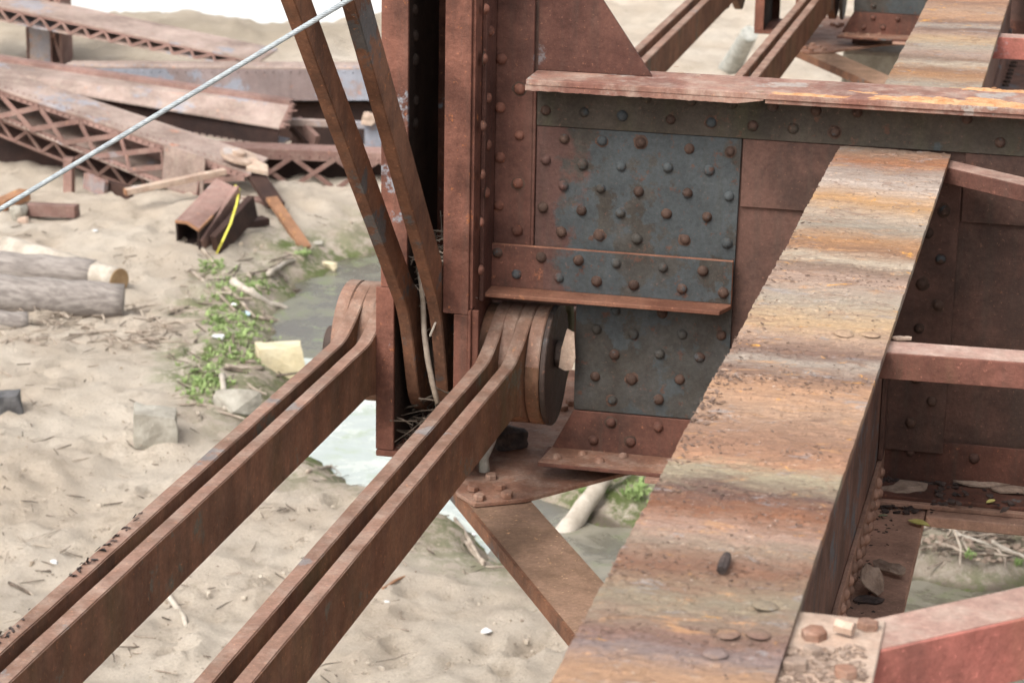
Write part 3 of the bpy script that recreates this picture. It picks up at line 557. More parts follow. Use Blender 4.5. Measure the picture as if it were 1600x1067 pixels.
# ================================================================== POST
def make_post(label, dy=0):
    P = thing('truss_post', label, 'post', (-1.925, 0, 2.45), 'riveted truss posts')
    MB().box((-2.086, -.256, 3.04), (-1.999, -.240, 7.5)).build('flange_strip', 'maroon', P, bevel=.002)
    MB().box((-2.102, -.256, 2.49), (-2.042, -.240, 3.0385)).build('flange_strip', 'maroon', P, bevel=.002)
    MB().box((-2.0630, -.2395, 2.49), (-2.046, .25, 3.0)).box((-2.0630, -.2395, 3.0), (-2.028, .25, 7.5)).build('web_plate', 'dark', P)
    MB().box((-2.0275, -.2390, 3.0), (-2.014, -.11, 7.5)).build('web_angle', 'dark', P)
    MB().box((-2.086, .241, 2.49), (-1.999, .256, 7.5)).build('flange_strip', 'maroon', P)
    MB().box((-1.881, -.256, 2.97), (-1.797, -.240, 7.5)).build('flange_strip', 'maroon', P, bevel=.002)
    MB().box((-1.844, -.256, 2.49), (-1.797, -.240, 2.9685)).build('flange_strip', 'maroon', P, bevel=.002)
    MB().box((-1.7965, -.262, 2.49), (-1.7866, -.238, 2.985)).box((-1.7865, -.250, 2.49), (-1.765, -.235, 2.983)).build('pin_plate', 'maroon', P, bevel=.002)
    MB().box((-1.796, -.243, 2.987), (-1.787, -.20, 7.5)).box((-1.7965, -.2, 2.49), (-1.7870, .25, 7.5)).build('side_plate', 'maroon', P)
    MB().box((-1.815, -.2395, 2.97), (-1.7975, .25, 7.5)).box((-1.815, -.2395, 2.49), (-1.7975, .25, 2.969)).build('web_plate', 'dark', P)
    MB().box((-1.881, .241, 2.49), (-1.797, .256, 7.5)).build('flange_strip', 'maroon', P)
    MB().box((-2.10, -.262, 2.468), (-1.78, .26, 2.489)).build('foot_plate', 'maroon', P, bevel=.003)
    MB().box((-2.045, .10, 2.66), (-1.816, .115, 2.93)).box((-2.045, .02, 2.925), (-1.816, .115, 2.938)).build('diaphragm', 'beam_red', P)
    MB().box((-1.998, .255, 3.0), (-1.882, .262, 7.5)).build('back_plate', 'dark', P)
    z = 3.22
    for q in [(465, 85), (470, 300), (470, 500), (472, 840), (470, 1030)]:
        rivet(at(560 + q[0] / 5.333, q[1] / 5.333, 0, -2.014), (1, 0, 0), P, 'dark', rad=.021)
    for z in (3.26, 3.16, 4.2, 4.35, 4.5): rivet((-2.014, -.205, z), (1, 0, 0), P, 'dark', rad=.021)
    return P
P1 = make_post('tall maroon built-up post standing between the diagonal bars and the near floor beam')
# spacer rings on the pin between post and eyebar heads, and the pin with its nut
ZP = 2.747
def disc(name, xa, xb, rad, m, parent, y=0, z=ZP, n=40, bevel=.003):
    vs = [(x, y + rad * math.cos(2 * math.pi * j / n), z + rad * math.sin(2 * math.pi * j / n)) for x in (xa, xb) for j in range(n)]
    b = MB().add(vs, [tuple(range(n))[::-1], tuple(range(n, 2 * n))] + [(j, (j + 1) % n, n + (j + 1) % n, n + j) for j in range(n)])
    return b.build(name, m, parent, bevel=bevel)
PN = thing('truss_pin', 'thick dark truss pin with a hexagonal nut through the stacked eyebar heads', 'pin', (-1.925, 0, ZP))
disc('pin_shaft', -2.34, -1.56, .068, 'nut', PN)
disc('spacer_ring', -1.786, -1.753, .19, 'eyebar_left', PN); disc('spacer_ring', -2.097, -2.0640, .195, 'eyebar_left', PN)
disc('end_washer', -1.5742, -1.556, .200, 'nut', PN)
nb = MB().prism([(-1.5555, .050 * math.cos(a + .2) - .02, ZP + .045 + .050 * math.sin(a + .2)) for a in [i * math.pi / 3 for i in range(6)]], (.042, 0, 0)); nb.build('nut', 'nut', PN, bevel=.006)
# ---- eyebars
def eyebar(name, label, A, B, th, hgt, R=.2, m='eyebar', grp=None, cat='eyebar', heads=(True, True), neck=.36, facet=False):
    """flat bar between pins A and B (centre line, right-hand face centre), thickness th along -X"""
    A = Vector(A); B = Vector(B); L_ = (B - A).length; t = (B - A).normalized(); xh = Vector((1, 0, 0)); u = xh.cross(t).normalized(); u = u if u.z > 0 else -u
    h = hgt / 2
    def prof():
        pts = []; s0 = -R
        for a in np.linspace(math.pi, 1.15, 18): pts.append((R * math.cos(a), R * math.sin(a)))
        s1 = pts[-1][0]; w1 = pts[-1][1]; sl = -s1 / w1
        for v in np.linspace(0, 1, 12)[1:]:
            s = s1 + (neck - s1) * v; H = neck - s1
            w_ = (2 * v ** 3 - 3 * v ** 2 + 1) * w1 + (v ** 3 - 2 * v ** 2 + v) * H * sl + (-2 * v ** 3 + 3 * v ** 2) * h
            pts.append((s, max(w_, h)))
        return pts
    pr = prof()
    top = [(s, w_) for s, w_ in pr] if heads[0] else [(0, h)]
    n_ = 120; top += [(neck + (L_ - 2 * neck) * i / n_, h + .0016 * float(fbm(np.array([i * .33 + th * 90]), np.array([hgt * 20 + A.x * 3]), 3)[0])) for i in range(1, n_)]
    top += [(L_ - s, w_) for s, w_ in pr[::-1]] if heads[1] else [(L_, h)]
    vs = []; k = len(top)
    for (s, w_) in top:
        for sgn in (1, -1):
            for x in (0, -th): vs.append(A + t * s + u * (w_ * sgn) + xh * x)
    fs = []
    for i in range(k - 1):
        a, b = 4 * i, 4 * i + 4
        fs += [(a, b, b + 1, a + 1), (a + 2, a + 3, b + 3, b + 2), (a, a + 2, b + 2, b), (a + 1, b + 1, b + 3, a + 3)]
    fs += [(0, 1, 3, 2), (4 * k - 4, 4 * k - 2, 4 * k - 1, 4 * k - 3)]
    mb = MB().add(vs, fs); o = mb.build(name, m, None, loc=A)
    bm = bmesh.new(); bm.from_mesh(o.data); bmesh.ops.remove_doubles(bm, verts=bm.verts, dist=1e-5)
    ed = [e for e in bm.edges if len(e.link_faces) == 2 and abs(abs(e.link_faces[0].normal.x) - abs(e.link_faces[1].normal.x)) > .5]
    bmesh.ops.bevel(bm, geom=ed, offset=.003, segments=2, affect='EDGES'); bmesh.ops.recalc_face_normals(bm, faces=bm.faces)
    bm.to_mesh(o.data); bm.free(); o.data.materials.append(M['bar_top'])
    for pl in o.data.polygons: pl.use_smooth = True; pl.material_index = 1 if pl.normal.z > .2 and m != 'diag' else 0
    tag(o, label, cat, grp); return o
def sharp(o, ang=.5):
    bm = bmesh.new(); bm.from_mesh(o.data)
    for e in bm.edges: e.smooth = not (len(e.link_faces) == 2 and e.calc_face_angle(0) > ang)
    bm.to_mesh(o.data); bm.free()
GB = 'eyebars of the near bottom chord'
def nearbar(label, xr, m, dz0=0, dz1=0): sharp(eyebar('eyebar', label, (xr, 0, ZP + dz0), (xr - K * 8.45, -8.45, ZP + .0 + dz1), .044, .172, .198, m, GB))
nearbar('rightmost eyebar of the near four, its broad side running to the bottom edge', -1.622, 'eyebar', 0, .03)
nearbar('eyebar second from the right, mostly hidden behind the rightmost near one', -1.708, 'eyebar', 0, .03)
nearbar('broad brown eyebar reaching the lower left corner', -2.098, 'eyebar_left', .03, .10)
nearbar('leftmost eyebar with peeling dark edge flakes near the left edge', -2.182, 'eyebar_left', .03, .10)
GF = 'eyebars of the far bottom chord'
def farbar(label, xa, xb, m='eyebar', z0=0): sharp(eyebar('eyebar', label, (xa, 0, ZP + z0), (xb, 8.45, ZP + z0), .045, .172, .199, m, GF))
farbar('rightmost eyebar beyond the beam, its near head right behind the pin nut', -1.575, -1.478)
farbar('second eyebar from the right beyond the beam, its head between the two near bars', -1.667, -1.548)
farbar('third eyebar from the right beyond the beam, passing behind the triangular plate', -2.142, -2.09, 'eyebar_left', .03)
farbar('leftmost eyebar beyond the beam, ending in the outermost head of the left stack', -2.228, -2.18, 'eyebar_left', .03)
# diagonals
def diagonal(label, xr, m, slope, wd_=.096):
    A = Vector((xr, 0, ZP)); B = A + Vector((-.0145, -1.0, slope)) * 4.5
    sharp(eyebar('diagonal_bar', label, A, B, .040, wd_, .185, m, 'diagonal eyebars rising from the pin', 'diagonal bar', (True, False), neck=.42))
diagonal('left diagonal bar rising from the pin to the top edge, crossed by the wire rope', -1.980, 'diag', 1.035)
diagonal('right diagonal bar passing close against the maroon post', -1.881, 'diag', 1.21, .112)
# ---- far node
OFF = Vector((.125, 8.45, 0))
def far(o, label, skip=lambda c: False):
    c = copy_tree(o, OFF, skip); c['label'] = label; return c
far(beam, 'distant floor beam with rust-spotted rivets behind the tan stringer at the top', lambda c: c.name.startswith(('rivet',)) and not (parent_loc(beam).z + c.location.z < 2.66 and c.location.x < .5))
far(P1, 'distant dark post end hanging between the far eyebars at the top', lambda c: c.name.startswith('rivet'))
far(LP, 'distant brown gusset plate with a row of dark bolts beneath the far beam')
far(PN, 'distant truss pin through the far eyebar heads')
c_ = far(LS, 'distant diagonal angle strut below the far gusset plate')
# ================================================================== SMALL THINGS ON THE BRIDGE
def flake(name, label, c, rad, asp, tilt, rz, th, m, cat='rust flake', grp='loose rust flakes on the lower flanges', sd_=0):
    rr = random.Random(sd_); n = 11; pts = []
    for i in range(n):
        a = 2 * math.pi * i / n; q = rad * rr.uniform(.68, 1.15); pts.append(Vector((q * math.cos(a), q * asp * math.sin(a), rr.uniform(-.05, .05) * rad)))
    R = Matrix.Rotation(rz, 3, 'Z') @ Matrix.Rotation(tilt, 3, 'X')
    low = min((R @ p).z for p in pts); c = Vector(c)
    mid = [R @ (p * .55 + Vector((0, 0, rr.uniform(.0, .09) * rad))) for p in pts]; out = [R @ p for p in pts]; nv = R @ Vector((0, 0, -th)); up = Vector((0, 0, -low + th * .9))
    vs = [c + up + v for v in out] + [c + up + v for v in mid] + [c + up + v + nv for v in out] + [c + up + R @ Vector((0, 0, .05 * rad))]
    fs = [(i, (i + 1) % n, n + (i + 1) % n, n + i) for i in range(n)] + [(n + i, n + (i + 1) % n, 3 * n) for i in range(n)] + [(i, 2 * n + i, 2 * n + (i + 1) % n, (i + 1) % n) for i in range(n)] + [tuple(range(2 * n, 3 * n))[::-1]]
    o = MB().add(vs, fs).build(name, m, None, loc=c); tag(o, label, cat, grp); return o
zf, zb_ = 2.4295, 2.437
flake('rust_flake', 'broad pale rust flake in the corner where the stringer meets the beam', at(1418, 772, 2, zf + .02), .085, .6, .22, .35, .006, 'flake', sd_=1)
flake('rust_flake', 'long thin rust flake lying along the lower beam flange', at(1525, 757, 2, 2.47), .095, .28, .15, -.1, .006, 'flake', sd_=2)
flake('rust_flake', 'ragged brown rust flake at the right edge of the lower beam flange', at(1585, 768, 2, 2.47), .07, .42, .1, .1, .006, 'flake', sd_=3)
flake('rust_flake', 'upright pale rust flake leaning among the bottom rivets of the stringer', at(1364, 928, 2, zf), .062, .75, 1.1, 1.1, .005, 'flake', sd_=4)
flake('rust_flake', 'curled grey rust flake propped above the upright one', at(1388, 893, 2, zf + .01), .058, .4, .5, -.5, .007, 'flake', sd_=5)
flake('rust_flake', 'small dark flat flake below the upright pale flake', at(1356, 940, 2, zf), .045, .5, .2, .2, .005, 'flake_dark', sd_=6)
flake('rust_flake', 'dark crumbling flake pile piece beside the corner rivets', at(1405, 738, 2, zf + .03), .055, .6, .3, .7, .012, 'flake_dark', sd_=7)
flake('rust_flake', 'small grey flake on the near end of the red brace', at(1410, 531, 2, 3.53), .028, .35, .15, .3, .005, 'flake', sd_=8)
cb = MB(); rr = random.Random(5)
def chip(mb, c, s, flat=.25):
    n = rr.choice((4, 5, 6)); a0 = rr.uniform(0, 6); R = Matrix.Rotation(rr.uniform(-.5, .5), 3, 'X') @ Matrix.Rotation(rr.uniform(-.5, .5), 3, 'Y')
    p = [R @ Vector((s * rr.uniform(.5, 1.1) * math.cos(a0 + 6.283 * i / n), s * rr.uniform(.3, .8) * math.sin(a0 + 6.283 * i / n), 0)) for i in range(n)]
    c = Vector(c) + Vector((0, 0, s * .3)); t_ = Vector((0, 0, s * flat))
    mb.add([c + v for v in p] + [c + v - t_ for v in p], [tuple(range(n)), tuple(range(n, 2 * n))[::-1]] + [(i, n + i, n + (i + 1) % n, (i + 1) % n) for i in range(n)])
for i in range(230):
    x = rr.uniform(-.468, -.27) if rr.random() < .6 else rr.uniform(-.4, 0.3); y = -rr.random() ** 1.6 * .22 - .03
    chip(cb, (x, y, zf + .04 * (1 - abs(y) / .25) if x < -.3 else 2.47), rr.uniform(.005, .02))
for i in range(170): y = rr.uniform(-2.2, -.2); chip(cb, (sx(y, -.467) + abs(rr.gauss(0, .04)), y, zf - .003), rr.uniform(.003, .011))
tag(cb.build('flange_debris', 'flake_dark'), kind='stuff')
cb = MB()
for i in range(600):
    y = -.1 - rr.random() ** 1.1 * 4.1; u = rr.random() ** (1.7 if rr.random() < .6 else 1)
    cl_ = float(fbm(np.array([u * 1.2 + 3]), np.array([y * 2.2]), 3)[0])
    if cl_ < -.05 and rr.random() < .85: continue
    chip(cb, (sx(y, -.667 + u * .335), y, ST - .0035), rr.uniform(.0015, .0055), .12)
for i in range(1500):
    py = rr.choice((436, 548, 592, 592, 700, 772, 800, 884, 900, 990)) + rr.gauss(0, 7); u = rr.random() ** 1.4; p = at(1400 - (py - 222) * .43, py, 2, ST)
    if float(fbm(np.array([u * 3.2 + py]), np.array([py * .05]), 2)[0]) < -.02: continue
    chip(cb, (sx(p.y, -.667 + u * .335), p.y + .02 * math.sin(u * 7 + py), ST - .0035), rr.uniform(.0015, .0055), .15)
tag(cb.build('loose_scale', 'flake_brown'), kind='stuff')
cb = MB()
for i in range(150):
    y = rr.uniform(-2.3, -.9) if rr.random() < .12 else rr.gauss(-2.72, .2); chip(cb, (sx(y, -.667 + abs(rr.gauss(0, .03))), y, ST - .005), rr.uniform(.003, .009), .12)
tag(cb.build('dark_edge_scale', 'flake_brown'), kind='stuff')
cb = MB()
for i in range(260):
    p = at(rr.uniform(1215, 1350), rr.uniform(1008, 1067), 2, 3.533); chip(cb, p, rr.uniform(.003, .010), .35)
tag(cb.build('plate_debris', 'flake'), kind='stuff')
tag(MB().tube([at(1127, 891, 2, ST + .006), at(1131, 879, 2, ST + .012), at(1136, 868, 2, ST + .006)], [.009, .0105, .008], 7).build('charred_stick', 'flake_dark', None, smooth=False), 'short black charred stick lying on the scaly stringer top', 'stick')
def leafm(name, label, c, L_, rz, m='leaf', tilt=.2):
    pts = [(-1, 0, 0), (-.5, .3, .1), (.1, .36, .14), (.6, .22, .1), (1, 0, .02), (.6, -.22, .1), (.1, -.36, .12), (-.5, -.3, .1)]
    R = Matrix.Rotation(rz, 3, 'Z') @ Matrix.Rotation(tilt, 3, 'X'); c = Vector(c)
    vs = [c + R @ (Vector(p) * L_) for p in pts] + [c + R @ (Vector((0, 0, -.01)) * L_)]
    fs = [(i, (i + 1) % 8, 8) for i in range(8)]; mb = MB().add(vs, fs); mb.add([Vector(v) - Vector((0, 0, .0012)) for v in vs], [f[::-1] for f in fs])
    tag(mb.build(name, m, None, loc=c), label, 'leaf', 'fallen leaves on the steel')
leafm('leaf', 'pale yellow leaf on the bottom flange between flakes', at(1436, 817, 2, 2.44), .04, -.45)
leafm('leaf', 'small green yellow leaf on the lower beam flange', at(1548, 783, 2, 2.475), .022, .9)
leafm('leaf', 'yellow leaf on the stringer end against the beam', at(1455, 227, 2, ST + .004), .026, -.2)
leafm('leaf', 'round dry leaf near the bottom rivets', at(1380, 805, 2, 2.44), .016, .4, 'peg')
# rust scale patches on the beam's top plate
rs = MB()
def scalepatch(x0, x1, ya, yb, z0, amp, seedv, thr=0.0):
    xs_ = np.arange(x0, x1, .006); ys_ = np.arange(ya, yb, .006); X, Yg = np.meshgrid(xs_, ys_)
    u = (X - x0) / (x1 - x0); v = (Yg - ya) / (yb - ya)
    msk = np.minimum.reduce([u * 8, (1 - u) * 8, (1 - v) * 1.6 + 0 * u, v * 9 + .2]) - .55 + 1.1 * fbm(X * 7 + seedv, Yg * 16, 4, .6) - thr
    Z = z0 + amp * np.clip(msk, 0, 1) * (.55 + .8 * np.abs(fbm(X * 26 + seedv, Yg * 50, 4, .65)))
    n, k = X.shape; idx = -np.ones((n, k), int); vs = []; fs = []
    for i in range(n - 1):
        for j in range(k - 1):
            if msk[i, j] > 0 or msk[i + 1, j] > 0 or msk[i, j + 1] > 0 or msk[i + 1, j + 1] > 0:
                for a, b in ((i, j), (i, j + 1), (i + 1, j + 1), (i + 1, j)):
                    if idx[a, b] < 0: idx[a, b] = len(vs); vs.append((X[a, b], Yg[a, b], Z[a, b] if msk[a, b] > 0 else z0 - .001))
                fs.append((idx[i, j], idx[i, j + 1], idx[i + 1, j + 1], idx[i + 1, j]))
    rs.add(vs, fs)
scalepatch(-.66, .5, -.157, -.02, 3.7215, .011, 3, .05); scalepatch(-.9, -.62, -.157, -.10, 3.7215, .005, 8, .1); scalepatch(-.34, .3, .09, .165, 3.7215, .008, 5, .0)
o = rs.build('rust_scale', 'scale', beam); o['kind'] = 'stuff'
# bits of whitish droppings on the flange and knee plate
for (px, py, ax, v, s) in [(1064, 114, 2, 3.7225, .013), (1188, 143, 2, 3.7225, .017), (1057, 105, 2, 3.7225, .009), (1092, 118, 2, 3.7225, .007), (988, 110, 2, 3.7225, .010)]:
    q = at(px, py, ax, v if ax == 2 else -.0005); mb = MB()
    ring = [(math.cos(a), math.sin(a)) for a in np.linspace(0, 2 * math.pi, 9)[:-1]]
    if ax == 2: mb.prism([q + Vector((s * c1 * rr.uniform(.6, 1.2), s * .6 * s1 * rr.uniform(.6, 1.2), 0)) for c1, s1 in ring], (0, 0, .002))
    else: mb.prism([q + Vector((s * c1 * rr.uniform(.6, 1.2), 0, s * s1 * rr.uniform(.6, 1.2))) for c1, s1 in ring], (0, -.002, 0))
    mb.build('dropping', 'flange' if ax == 1 else 'palesteel', beam)
# peeling slivers along the leftmost eyebar
eb = [o for o in COL.objects if o.name.startswith('eyebar') and 'leftmost eyebar with peeling' in o.get('label', '')][0]
sl = MB()
for i in range(60):
    t_ = rr.choice([rr.gauss(-2.15, .09), rr.gauss(-2.38, .07), rr.gauss(-2.85, .08)])
    x = -2.226 + K * t_ + rr.uniform(-.004, .016)
    z = ZP + .03 + .07 * (-t_ / 8.45) + .086; L_ = rr.uniform(.008, .028); p = Vector((x, t_, z + .001)); dq = Vector((rr.uniform(.1, .7), rr.uniform(-1, 1) * .5 - .4, rr.uniform(.05, .35))).normalized() * L_
    sl.prism([p, p + dq, p + dq * .6 + Vector((.003, .006, .001)), p + Vector((.001, .008, 0))], (0, 0, -.0018))
o = sl.build('peeling_slivers', 'flake_dark', eb); o['kind'] = 'stuff'
# ---- wire rope
A, B = at(0, 327, 1, -2.0), at(545, 0, 1, -2.0); dv_ = (B - A).normalized()
c0 = A - dv_ * 1.2; c1_ = B + dv_ * 3.2; WR = thing('wire_rope', 'tight galvanised wire rope stretched diagonally across the upper left', 'wire rope', c0)
Lr = (c1_ - c0).length; e1 = dv_.cross(Vector((0, 1, 0))).normalized(); e2 = dv_.cross(e1); step = .0035; nn = int(Lr / step)
for k in range(6):
    pts = []; ph = k * math.pi / 3
    for i in range(nn + 1):
        s_ = i * step; a = ph + s_ / .050 * 2 * math.pi; pts.append(c0 + dv_ * s_ + (e1 * math.cos(a) + e2 * math.sin(a)) * .0043)
    MB().tube(pts, .0024, 5).build('strand', 'wire', WR, smooth=True)
MB().tube([c0, c1_], .0028, 6).build('core', 'wire', WR)
# ---- nest and roots caught in the post
nb_ = MB()
def twig(mb, c, L_, rad, flat=1., n=5):
    d_ = Vector((rr.uniform(-1, 1), rr.uniform(-1, 1), rr.uniform(-.5, .5) * flat)).normalized() * L_ / 2; k_ = Vector((rr.uniform(-1, 1), rr.uniform(-1, 1), rr.uniform(-.5, 1) * flat)) * L_ * .08
    c = Vector(c); mb.tube([c - d_, c + k_, c + d_], [rad, rad, rad * .6], n, False)
for i in range(330):
    z = rr.gauss(3.07, .045) if i < 200 else rr.uniform(2.82, 3.1); twig(nb_, (rr.uniform(-2.035, -1.83), rr.uniform(-.10, .2) - (.08 if i < 120 else 0), z), rr.uniform(.06, .15), rr.uniform(.0012, .003), .8, 4)
tag(nb_.build('bird_nest', 'twig'), 'old twig bird nest wedged inside the post behind the diagonal bars', 'nest')
nb_ = MB()
for i in range(170): twig(nb_, (rr.uniform(-2.03, -1.82), rr.uniform(-.24, .12), 2.49 + abs(rr.gauss(0, .07))), rr.uniform(.05, .14), rr.uniform(.0015, .004), .8, 4)
tag(nb_.build('straw_debris', 'twig_dark'), kind='stuff')
rp = [at(px, py, 1, yy) for px, py, yy in ((655, 425, -.16), (661, 470, -.20), (663, 520, -.22), (668, 560, -.235), (676, 600, -.24), (684, 630, -.245))]
tag(MB().tube(rp, [.006, .009, .0095, .0095, .0095, .009], 8).build('root', 'twig', None, smooth=True), 'curved pale root hanging down inside the post below the nest', 'root')
tag(MB().tube([at(672, 525, 1, -.25), at(681, 503, 1, -.25)], .0035, 5).build('stick', 'log_pale'), 'tiny pale straw stuck between the two diagonal bars', 'stick')
# ---- weathered stake and bark strip behind the pin nut
sk = MB().tube([at(889, 474, 1, .26), at(889, 500, 1, .26), at(886, 560, 1, .28), at(868, 640, 1, .30)], [.017, .019, .017, .015], 7)
tag(sk.build('wooden_stake', 'peg'), 'green weathered stake with pale cut top standing behind the pin nut', 'stake')
tp = at(889, 474, 1, .26); tag(MB().tube([tp - Vector((0, 0, .001)), tp + Vector((0, 0, .004))], [.0165, .014], 7).build('stake_tip', 'palesteel', [o for o in COL.objects if o.name == 'wooden_stake'][0]))
bk = MB().prism([at(px, py, 1, -.07) for px, py in ((886, 514), (897, 520), (899, 560), (893, 578), (883, 579), (873, 574), (877, 545))], (0, .006, .0))
tag(bk.build('bark_strip', 'palesteel'), 'torn grey bark strip hanging beside the pin nut', 'bark')
sk = MB().tube([at(757, 736, 1, -.16), at(756, 715, 1, -.16), at(768, 690, 1, -.12), at(778, 660, 1, -.02)], [.019, .017, .014, .012], 8)
tag(sk.build('stick', 'bark', None, smooth=True), 'rough grey stick standing on the gusset plate behind the rightmost near eyebar', 'stick')
def rockm(name, label, c, sx_, sy_, sz_, m, rz=0, cat='rock', grp=None, sd_=1, sub=2, sink=.25, boxy=0):
    bm = bmesh.new(); bmesh.ops.create_icosphere(bm, subdivisions=1, radius=1); r_ = random.Random(sd_)
    pts = [Vector((r_.uniform(-1, 1), r_.uniform(-1, 1), r_.uniform(-1, 1))) for _ in range(16)]
    if boxy: pts = [Vector((a * r_.uniform(.4, .85), b * r_.uniform(.4, .85), c2 * r_.uniform(.35, .8))) for a in (-1, 1) for b in (-1, 1) for c2 in (-1, 1)]
    bm.free(); bm = bmesh.new(); vs = [bm.verts.new((max(-.8, min(.8, p.x * 1.25)) * sx_, max(-.8, min(.8, p.y * 1.25)) * sy_, max(-.75, min(.75, p.z * 1.3)) * sz_)) for p in pts]
    bmesh.ops.convex_hull(bm, input=vs)
    for v in [v for v in bm.verts if not v.link_faces]: bm.verts.remove(v)
    bmesh.ops.triangulate(bm, faces=bm.faces); bmesh.ops.subdivide_edges(bm, edges=bm.edges, cuts=3 if sx_ > .06 else 1, use_grid_fill=True); bmesh.ops.smooth_vert(bm, verts=bm.verts, factor=.12 if boxy else .5, use_axis_x=True, use_axis_y=True, use_axis_z=True)
    for v in bm.verts: v.co *= 1 + (.13 if boxy else .18) * mnoise.fractal(v.co * (2.2 / sx_) * .5 + Vector((sd_, 0, 0)), .8, 2.1, 4)
    me = bpy.data.meshes.new(name); bm.to_mesh(me); bm.free(); me.materials.append(M[m]); o = bpy.data.objects.new(name, me); COL.objects.link(o)
    o.location = Vector(c) + Vector((0, 0, sz_ * (.75 - sink))); o.rotation_euler.z = rz; tag(o, label, cat, grp); return o
rockm('rust_lump', 'dark lump of caked debris on the plate behind the near eyebar', at(792, 690, 2, 2.4) , .07, .12, .05, 'flake_dark', .5, 'debris', sd_=9)
# ================================================================== WRECKAGE ON THE SAND
def face_member(name, label, TL, TR, BL, BR, Y0, Y1, back, nl, mats, grp='twisted bridge members piled on the sand', solid=False, strip=.17, cat='truss member', ext=0, tz=(0, 0), barw=.035, rv=0, backface=True, lean=0):
    """member whose front face is seen between TL-TR (upper edge) and BL-BR (lower edge)"""
    tl, bl = at(*TL, 1, Y0), at(*BL, 1, Y0); tr, br = at(*TR, 1, Y1), at(*BR, 1, Y1)
    if ext: tl = tl - (tr - tl) * ext; bl = bl - (br - bl) * ext
    t = thing(name, label, cat, (tl + bl) / 2, grp); bv = Vector((0, back, lean)); mt, mf, mbk = mats
    def lerp(a, b, u): return a + (b - a) * u
    n_ = Vector((0, -.012, 0))
    MB().prism([tl, tr, tr + bv, tl + bv], (0, 0, .022)).build('top_plate', mt, t, bevel=.003)
    MB().prism([bl, br, br + bv, bl + bv], (0, 0, .018)).build('bottom_plate', mt, t)
    if solid: MB().prism([tl, tr, br, bl], (0, .015, 0)).build('web_plate', mf, t)
    else:
        MB().prism([tl, tr, lerp(tr, br, strip), lerp(tl, bl, strip)], (0, .014, 0)).build('upper_flange', mf, t, bevel=.002)
        MB().prism([bl, br, lerp(br, tr, strip), lerp(bl, tl, strip)], (0, .014, 0)).build('lower_flange', mf, t, bevel=.002)
        bars = {}
        for i in range(nl):
            a0_, a1_ = i / nl, (i + 1) / nl
            for s_, (p, q) in enumerate(((lerp(lerp(tl, tr, a0_), lerp(bl, br, a0_), strip * .6), lerp(lerp(bl, br, a1_), lerp(tl, tr, a1_), strip * .6)), (lerp(lerp(bl, br, a0_), lerp(tl, tr, a0_), strip * .6), lerp(lerp(tl, tr, a1_), lerp(bl, br, a1_), strip * .6)))):
                if s_ and nl > 14: continue
                if s_ == 0 and nl > 14 and i % 2: p, q = lerp(lerp(bl, br, a0_), lerp(tl, tr, a0_), strip * .6), lerp(lerp(tl, tr, a1_), lerp(bl, br, a1_), strip * .6)
                MB().bar(p + n_ * (.6 + s_ * .9), q + n_ * (.6 + s_ * .9), .01, barw).build('lacing_bar', mf, t)
        if backface: MB().prism([tl + bv * .98, tr + bv * .98, br + bv * .98, bl + bv * .98], (0, .012, 0)).build('rear_web', mbk, t)
    if rv:
        rb = MB()
        for i in range(rv):
            u = (i + .5) / rv
            for e in ((tl, tr, -strip * .5), (bl, br, -strip * .5)):
                p = lerp(e[0], e[1], u); q = lerp(lerp(tl, tr, u), lerp(bl, br, u), strip * .45 if e[0] is tl else 1 - strip * .45) + Vector((0, -.002, 0))
                s_ = .013; rb.add([q + Vector((-s_, 0, 0)), q + Vector((0, 0, s_)), q + Vector((s_, 0, 0)), q + Vector((0, 0, -s_)), q + Vector((0, -s_, 0))], [(0, 1, 4), (1, 2, 4), (2, 3, 4), (3, 0, 4)])
            q = lerp(tl, tr, u) + bv * .12 + Vector((0, 0, .022)); rb.add([q + Vector((-.013, 0, 0)), q + Vector((0, .013, 0)), q + Vector((.013, 0, 0)), q + Vector((0, -.013, 0)), q + Vector((0, 0, .012))], [(0, 1, 4), (1, 2, 4), (2, 3, 4), (3, 0, 4)])
        o = rb.build('rivet_rows', mf, t); o['kind'] = 'stuff'
    return t
D3 = ('debris', 'debris_red', 'debris_dark')
face_member('laced_chord', 'long laced chord sloping down from the top left corner toward the girder', (0, 12), (405, 99), (0, 34), (385, 108), 16.9, 16.2, .62, 30, ('debris', 'debris_red', 'debris_dark'), ext=.25, barw=.03, rv=0, lean=.02)
face_member('plate_girder', 'long slate coloured plate girder lying level across the wreck pile', (95, 107), (700, 110), (95, 161), (700, 160), 14.6, 14.6, .30, 0, ('debris', 'debris_blue', 'debris_dark'), solid=True, rv=44)
tg = face_member('box_girder', 'big pale box girder with a torn right end lying over the laced chord', (0, 127), (436, 202), (0, 158), (433, 232), 13.4, 13.1, .36, 0, ('debris', 'debris_dark', 'debris_dark'), solid=True, ext=.3, rv=50)  # top face pale, front face dark: fall of light is in the colours
tA, tB, tC, tD = at(-250, 84, 1, 13.75), at(436, 203, 1, 13.08), at(452, 168, 1, 13.40), at(-250, 62, 1, 14.2)
MB().prism([at(-250, 88, 1, 13.38), tB, tC, tD], (0, 0, .02)).build('top_face', 'debris', tg, bevel=.003)
MB().prism([tD, tC, tC + Vector((0, .01, .055)), tD + Vector((0, .01, .055))], (0, .12, 0)).build('rim_flange', 'debris_red', tg)
te = MB()
for i in range(9):
    u = i / 8; p = tB + (tC - tB) * u + Vector((0, 0, .01)); te.prism([p, p + Vector((.06 + .04 * math.sin(i * 2.3), 0, .01)), p + (tC - tB) / 8 + Vector((.05, 0, -.02)), p + (tC - tB) / 8], (0, 0, .014))
te.build('torn_edge', 'debris_red', tg)
